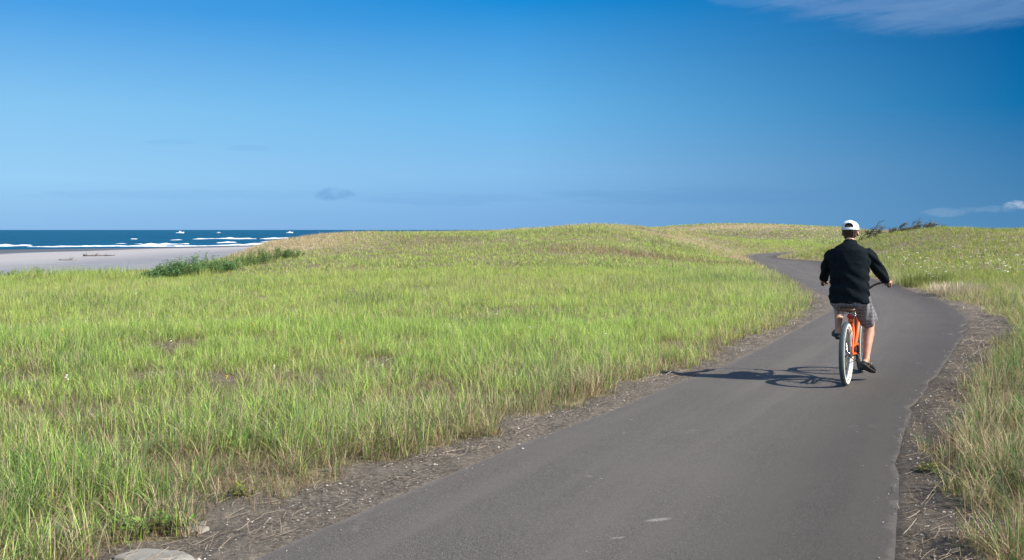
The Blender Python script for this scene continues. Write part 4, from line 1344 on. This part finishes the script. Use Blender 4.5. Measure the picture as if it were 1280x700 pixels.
    smm = cloth_mat("grey plaid cotton", (.085, .080, .092), (.135, .127, .142), 26, .3, plaid=True)
    fuse(sh, "shorts", smm, root, .008, 3, deform=sw)

    # slip-on sandals with thick soles
    M_shoe = plain("black rubber clog", (.016, .015, .015), .55, 0, .2, 40)
    M_sole = plain("scuffed black sole", (.030, .028, .027), .8, 0, .3, 60)
    for s in (-1, 1):
        a, fd, fu = HIP[(s, 'f')]
        so = MB()
        so.tube([a - fd * .082 - fu * .066, a - fd * .072 - fu * .068, a - fd * .02 - fu * .074, a + fd * .06 - fu * .078, a + fd * .13 - fu * .078, a + fd * .19 - fu * .078, a + fd * .222 - fu * .074],
                [(.020, .012), (.036, .017), (.038, .017), (.041, .014), (.050, .013), (.044, .013), (.022, .010)], 22, up=tuple(fu), exp=.85)
        shoe = so.build("shoe", M_sole, root)
        up_ = MB()
        up_.tube([a + fd * .035 - fu * .030, a + fd * .06 - fu * .036, a + fd * .11 - fu * .048, a + fd * .16 - fu * .056, a + fd * .205 - fu * .064, a + fd * .22 - fu * .068],
                 [(.046, .038), (.050, .036), (.053, .028), (.050, .021), (.036, .014), (.014, .008)], 20, up=tuple(fu), cap=True)
        up_.tube([a + fd * (-.066 * math.cos(p)) + fd.cross(fu) * (.043 * math.sin(p)) - fu * (.040 + .004 * math.cos(p)) + fd * .02 * 0 for p in np.linspace(-1.9, 1.9, 16)], [(.006, .012)] * 16, 8, up=tuple(fu))
        up_.build("shoe_upper", M_shoe, shoe)
    return root


build_rider()


# ------------------------------------------------------------------ boats off the shore
def build_boat(name, label, px, py, size, style, rz):
    d = (EYE - SEA) * 1300 / (py - 287.0)
    x = (px - 640) / 1300 * d
    b = empty(name, (x, d, SEA + .25), rz)
    tag(b, label, "boat", "white boats out at sea")
    W_ = plain("white gelcoat", (.95, .96, .97), .35); G = plain("cabin glass", (.03, .05, .07), .15); K = plain("boat trim", (.10, .12, .16), .6)
    L = size; n = 9
    V = []; F = []
    st = [(-.5, .13, .0, .085), (-.35, .145, -.01, .085), (-.1, .15, -.015, .09), (.12, .14, -.01, .10), (.3, .10, 0, .12), (.43, .045, .02, .145), (.5, .004, .10, .16)]
    for (y, wd, zb, zt) in st:
        V += [(-wd * L, y * L, zt * L), (-wd * .92 * L, y * L, (zb + .03) * L), (-wd * .5 * L, y * L, (zb - .04) * L), (wd * .5 * L, y * L, (zb - .04) * L), (wd * .92 * L, y * L, (zb + .03) * L), (wd * L, y * L, zt * L)]
    m = len(st)
    for i in range(m - 1):
        for k in range(6): F.append((i * 6 + k, i * 6 + (k + 1) % 6, (i + 1) * 6 + (k + 1) % 6, (i + 1) * 6 + k))
    F.append(tuple(range(6))); F.append(tuple(reversed([(m - 1) * 6 + k for k in range(6)])))
    h = MB(); h.add(V, F); h.build("hull", W_, b, False)
    c = MB()
    cy = .05 if style != 1 else -.02
    ch = .16 if style == 0 else .13
    c.add([(sx * wq * L, y * L, z * L) for (y, wq, z) in ((cy - .17, .095, .085), (cy + .15, .09, .10), (cy + .06, .078, .10 + ch), (cy - .15, .085, .10 + ch)) for sx in (-1, 1)],
          [(0, 1, 3, 2), (2, 3, 5, 4), (4, 5, 7, 6), (6, 7, 1, 0), (0, 2, 4, 6), (1, 7, 5, 3)])
    c.box((0, (cy - .05) * L, (.105 + ch) * L), (.20 * L, .26 * L, .015 * L))
    co = c.build("cabin", W_, b, False)
    g = MB()
    for s in (-1, 1): g.box((s * .0885 * L, (cy - .03) * L, (.10 + ch * .68) * L), (.012 * L, .15 * L, .045 * L))
    g.box((0, (cy + .096) * L, (.10 + ch * .62) * L), (.13 * L, .012 * L, .045 * L), (R(-35), 0, 0))
    g.build("window", G, co, False)
    ms = MB()
    if style == 0:
        ms.tube([(0, -.05 * L, .25 * L), (0, -.07 * L, .52 * L)], .010 * L, 8); ms.tube([(-.05 * L, -.06 * L, .40 * L), (.05 * L, -.06 * L, .40 * L)], .006 * L, 6)
        ms.box((0, -.1 * L, .30 * L), (.13 * L, .1 * L, .012 * L))
    elif style == 2:
        ms.tube([(0, 0, .22 * L), (0, -.02 * L, .72 * L)], .012 * L, 8)
        for s in (-1, 1): ms.tube([(s * .07 * L, -.05 * L, .2 * L), (s * .20 * L, -.12 * L, .62 * L)], .007 * L, 6)
    else:
        ms.tube([(0, -.08 * L, .22 * L), (0, -.1 * L, .42 * L)], .010 * L, 8)
    ms.build("mast", K, b)
    rl = MB()
    for s in (-1, 1): rl.tube([(s * .13 * L, -.2 * L, .13 * L), (s * .13 * L, .15 * L, .15 * L), (s * .05 * L, .42 * L, .19 * L), (0, .49 * L, .20 * L)], .005 * L, 6)
    rl.build("railing", K, b)


build_boat("motor_boat", "largest white cabin boat offshore, leftmost of three near the horizon", 225, 291.8, 10.5, 0, R(-75))
build_boat("motor_boat", "smallest white boat, a speck between the other two near the horizon", 273, 291.6, 6.5, 1, R(95))
build_boat("fishing_boat", "white fishing boat with tall mast, nearest the dune on the horizon", 362, 291.6, 9.5, 2, R(-70))


# ------------------------------------------------------------------ bushes and plants
def ground_at(px, d):
    x = (px - 640) / 1300 * d
    return x, d, float(land(np.array([x]), np.array([d]))[0])


def dead_bush(px, d, wid, top, lean, seed, label, leafy=0.5):
    rng = random.Random(seed)
    x, y, z = ground_at(px, d)
    hgt = (EYE + top - z) * .80                # top is the height above eye level
    twigs = MB(); tips = []
    def grow(p, dirn, ln, r, depth):
        pts = [p]; q = p.copy(); dd = dirn.copy()
        for _ in range(4):
            dd = (dd + Vector((rng.gauss(0, .16) + lean * .12, rng.gauss(0, .16), rng.gauss(0, .08)))).normalized()
            q = q + dd * ln / 4; pts.append(q.copy())
        twigs.tube(pts, [r * (1 - .13 * i) for i in range(5)], 5)
        tips.append((pts[-1], dd)); tips.append((pts[2], dd))
        if depth > 0:
            for _ in range(rng.choice((2, 3, 3))):
                k = rng.randint(1, 4)
                nd = (dd + Vector((rng.gauss(0, .45) + lean * .3, rng.gauss(0, .5), rng.gauss(.1, .3)))).normalized()
                grow(pts[k], nd, ln * rng.uniform(.5, .75), r * .62, depth - 1)
    for _ in range(max(4, int(wid * 7))):
        b0 = Vector((rng.uniform(-.5, .5) * wid * .6, rng.uniform(-.2, .2), 0))
        grow(b0, Vector((lean * .6 + rng.gauss(0, .25), rng.gauss(0, .2), 1)).normalized(), hgt * rng.uniform(.45, .72), .026, 3)
    V = list(twigs.V); F = list(twigs.F); o = len(V); Cc = [[.055, .045, .040]] * o
    for p, dd in tips:
        for _ in range(int(7 * leafy) + (rng.random() < .5)):
            c = p + Vector((rng.gauss(0, .05), rng.gauss(0, .05), rng.gauss(0, .05)))
            a = Vector((rng.gauss(0, 1), rng.gauss(0, 1), rng.gauss(0, 1))).normalized(); b = a.orthogonal().normalized()
            s_ = rng.uniform(.015, .032)
            V += [c + a * s_, c + b * s_ * .45, c - a * s_, c - b * s_ * .45]; F.append((o, o + 1, o + 2, o + 3)); o += 4
            cc = [.085, .075, .045] if rng.random() < .6 else [.075, .10, .035]
            Cc += [cc] * 4
    want = EYE + top - z + .04; k = want / max(v[2] for v in V)
    V = [(v[0], v[1], v[2] * k) for v in V]
    me = bpy.data.meshes.new("windswept_bush"); me.from_pydata([tuple(v) for v in V], [], F); me.update(); set_tone(me, np.array(Cc))
    ob = link("windswept_bush", me, M_leaf); ob.location = (x, y, z - .04)
    tag(ob, label, "bush", "bare windswept bushes on the skyline")


M_leaf = blade_mat("small leaves", .25, .6)
dead_bush(1081, 62, 1.4, .62, 1.0, 1, "dark bare bush directly behind the rider's white cap, on the skyline", .2)
dead_bush(1109, 63, .5, .26, .8, 2, "smallest of the bare bushes, a short dark sprig on the skyline", .5)
dead_bush(1126, 62, 1.6, .76, 1.3, 3, "largest dark bare bush, raked over to the right on the skyline", .7)
dead_bush(1145, 63, .8, .62, 1.0, 4, "thin see-through bare bush just right of the largest one", .15)
dead_bush(1157, 62, 1.1, .66, 1.3, 5, "forked bare bush with raised twigs, right of the thin one", .25)
dead_bush(1172, 63, .9, .34, 1.5, 6, "low flattened bare bush at the right end of the bushes", .5)


def leafy_clump(name, spots, hgt, label, cat, cola, colb, seed, leaf=.05, group=None, n=2600):
    """a low mass of leafy stems standing on the ground"""
    rng = np.random.default_rng(seed)
    x0 = np.mean([s[0] for s in spots]); y0 = np.mean([s[1] for s in spots])
    z0 = float(land(np.array([x0]), np.array([y0]))[0])
    V = []; F = []; C = []; o = 0
    per = n // len(spots)
    for (sx_, sy2, rad, hh) in spots:
        ns = max(8, int(per / 42))
        for _ in range(ns):
            a = rng.uniform(0, 6.28); q = rad * math.sqrt(rng.random())
            bx, by = sx_ + q * math.cos(a), sy2 + q * .8 * math.sin(a)
            bz = float(land(np.array([bx]), np.array([by]))[0])
            H = hgt * hh * (1 - .45 * (q / rad) ** 2) * rng.uniform(.65, 1.15)
            lx, ly = rng.normal(.05, .12) * H, rng.normal(0, .12) * H
            P = [Vector((bx - x0, by - y0, bz - z0 - .02)), Vector((bx - x0 + lx * .4, by - y0 + ly * .4, bz - z0 + H * .55)), Vector((bx - x0 + lx, by - y0 + ly, bz - z0 + H))]
            tb_ = MB(); tb_.tube(P, [.006, .005, .003], 3)
            V += tb_.V; F += [tuple(i + o for i in f) for f in tb_.F]; C += [(.10, .12, .045)] * len(tb_.V); o += len(tb_.V)
            nl = int(per / ns * rng.uniform(.7, 1.3))
            tone = rng.random()
            for j in range(nl):
                t = rng.uniform(.15, 1.03); p = P[0].lerp(P[2], t)
                az = rng.uniform(0, 6.28); le = leaf * rng.uniform(.6, 1.3)
                out_ = Vector((math.cos(az), math.sin(az), rng.uniform(-.1, .9))).normalized(); sd2 = out_.cross(Vector((0, 0, 1))).normalized()
                c = p + out_ * le * .4
                V += [c, c + out_ * le * .5 + sd2 * le * .26, c + out_ * le * 1.05 - Vector((0, 0, le * .15)), c + out_ * le * .5 - sd2 * le * .26]
                F.append((o, o + 1, o + 2, o + 3)); o += 4
                v = np.clip(.5 * tone + .5 * rng.random(), 0, 1)
                C += [tuple(np.array(cola) * (1 - v) + np.array(colb) * v)] * 4
    me = bpy.data.meshes.new(name); me.from_pydata([tuple(v) for v in V], [], F); me.update(); set_tone(me, np.array(C))
    ob = link(name, me, M_leaf); ob.location = (x0, y0, z0); tag(ob, label, cat, group)


def spots_px(lst):
    out = []
    for px, d, rad, hh in lst:
        out.append(((px - 640) / 1300 * d, d, rad, hh))
    return out


leafy_clump("shrub", spots_px([(205, 37.5, .7, .65), (218, 38, .8, .95), (234, 38.5, .9, 1.15), (250, 39.5, .9, 1.15), (264, 40.5, .8, .85), (280, 41.5, .9, .6), (196, 37, .6, .4)]), .66,
            "blue green leafy shrub mound at the edge of the beach", "shrub", (.07, .155, .055), (.17, .29, .11), 31, .09, "leafy clumps at the seaward edge of the grass", 10000)
leafy_clump("shrub", spots_px([(305, 43.5, .7, .5), (318, 44.5, .9, .75), (334, 45.5, .9, .85), (350, 46.5, .8, .8), (364, 47, .6, .45)]), .72,
            "dark leafy shrub strip on the dune slope, right of the bigger mound", "shrub", (.06, .14, .030), (.15, .26, .065), 32, .065, "leafy clumps at the seaward edge of the grass", 5600)
leafy_clump("shrub", spots_px([(20, 38, .8, .7), (36, 38.4, .8, 1.0), (55, 38.4, .7, .7)]), .38,
            "small green clump at the far left edge beside the beach", "shrub", (.10, .17, .035), (.20, .28, .07), 33, .06, "leafy clumps at the seaward edge of the grass", 2200)
leafy_clump("leafy_weed", [(-1.88, 5.62, .12, .9), (-2.04, 5.55, .10, 1.0)], .13, "bright green broad leaved weed beside the larger grey stone", "weed", (.12, .22, .045), (.22, .34, .08), 34, .050, "broad leaved weeds by the path", 170)
leafy_clump("leafy_weed", [(-1.66, 6.35, .09, .8)], .08, "mossy yellow green tuft behind the smaller grey stone", "weed", (.13, .14, .025), (.26, .26, .05), 35, .028, "broad leaved weeds by the path", 160)
leafy_clump("leafy_weed", [(2.80, 6.93, .10, .7)], .06, "low mossy weed on the dark grit of the right hand shoulder", "weed", (.10, .12, .025), (.24, .22, .05), 36, .028, "broad leaved weeds by the path", 140)


def tussock(px, d, rad, hgt, n, label, seed, dark=True):
    rng = np.random.default_rng(seed)
    x0 = (px - 640) / 1300 * d
    a = rng.uniform(0, 6.28, n); q = rad * np.sqrt(rng.random(n))
    px_, py_ = x0 + q * np.cos(a), d + q * np.sin(a) * .8
    sdt, _ = path_sd(px_, py_); kp = sdt > .12; px_, py_, a, q = px_[kp], py_[kp], a[kp], q[kp]; n = len(px_)
    v = rng.random((n, 1))
    if dark: top = np.array([.11, .145, .035]) * (1 - v) + np.array([.27, .29, .085]) * v
    else: top = np.array([.40, .33, .22]) * (1 - v) + np.array([.56, .47, .32]) * v
    bot = top * .8
    V, C, Q, T = blades(px_, py_, hgt * rng.uniform(.6, 1.15, n), rng.uniform(.008, .016, n), 2, np.clip(np.abs(rng.normal(.35, .2, n)), .02, .9), bot, top, rng, a + rng.normal(0, .5, n))
    z0 = float(land(np.array([x0]), np.array([d]))[0])
    V = V - np.array([x0, d, z0])
    me = np_mesh("grass_tussock", V, [Q, T]); set_tone(me, C)
    o = link("grass_tussock", me, blade_mat("tussock blades", .35)); o.location = (x0, d, z0)
    tag(o, label, "tussock", "tussocks beside the path")


tussock(1138, 30.0, 1.1, .44, 1300, "dark green tussock beside the path just past the rider's right hand", 41)
tussock(1190, 25.6, .80, .36, 900, "pale dry tussock at the outside of the bend, right of the dark one", 42, False)


# ------------------------------------------------------------------ stones and driftwood
def stone(px, py, wx, wy, h, seed, label):
    d = 1.60 * 1300 / (py - 287.5); x = (px - 640) / 1300 * d
    z = float(land(np.array([x]), np.array([d]))[0])
    bmx = bmesh.new(); bmesh.ops.create_icosphere(bmx, subdivisions=4, radius=1)
    for v in bmx.verts:
        c = v.co
        n = float(fbm(np.array([c.x * 1.6 + seed]), np.array([c.y * 1.6 + c.z]), 600 + seed, 3)[0]) - .5
        n2 = float(fbm(np.array([c.x * 7 + seed]), np.array([c.y * 7 + c.z * 5]), 640 + seed, 3)[0]) - .5
        k = 1 + .95 * n
        v.co = Vector((c.x * k * wx, c.y * k * wy, max(-.5, min(c.z, .45 + .5 * n)) * h + n2 * .022))
    me = bpy.data.meshes.new("stone"); bmx.to_mesh(me); bmx.free()
    me.polygons.foreach_set("use_smooth", [True] * len(me.polygons))
    o = link("stone", me, plain("grey sandstone", (.215, .205, .180), .9, 0, .2, 9, .6, 120, dirt=(.16, .145, .12)))
    o.location = (x, d, z - h * .12); tag(o, label, "stone", "flat stones at the path's edge")


stone(193, 690, .19, .13, .050, 3, "larger flat grey stone at the bottom left, below the weeds")
stone(240, 652, .10, .085, .06, 8, "smaller flat grey stone between the grass and the path")


def driftwood(px, py, L, r, seed, label):
    rng = random.Random(seed)
    d = 4.3 * 1300 / (py - 287.5); x = (px - 640) / 1300 * d
    z = float(land(np.array([x]), np.array([d]))[0])
    mb = MB()
    pts = [(-L / 2 + L * i / 8, rng.gauss(0, .15), r * .6 + rng.gauss(0, r * .15)) for i in range(9)]
    mb.tube(pts, [r * rng.uniform(.6, 1.1) * (1 - .05 * i) for i in range(9)], 10)
    for _ in range(4):
        i = rng.randint(1, 7); mb.tube([pts[i], (pts[i][0] + rng.uniform(-.6, .9), pts[i][1] + rng.gauss(0, .4), pts[i][2] + rng.uniform(.15, .55))], [r * .4, r * .15], 6)
    o = mb.build("driftwood_log", plain("weathered driftwood", (.17, .145, .13), .9, 0, .3, 3))
    o.location = (x, d, z); o.rotation_euler = (0, 0, rng.uniform(-.15, .15)); tag(o, label, "driftwood", "driftwood on the beach")


driftwood(124, 319.5, 5.2, .19, 1, "long dark driftwood log lying on the beach")
driftwood(84, 325.0, 2.4, .12, 2, "short faint driftwood piece on the sand left of the long log")
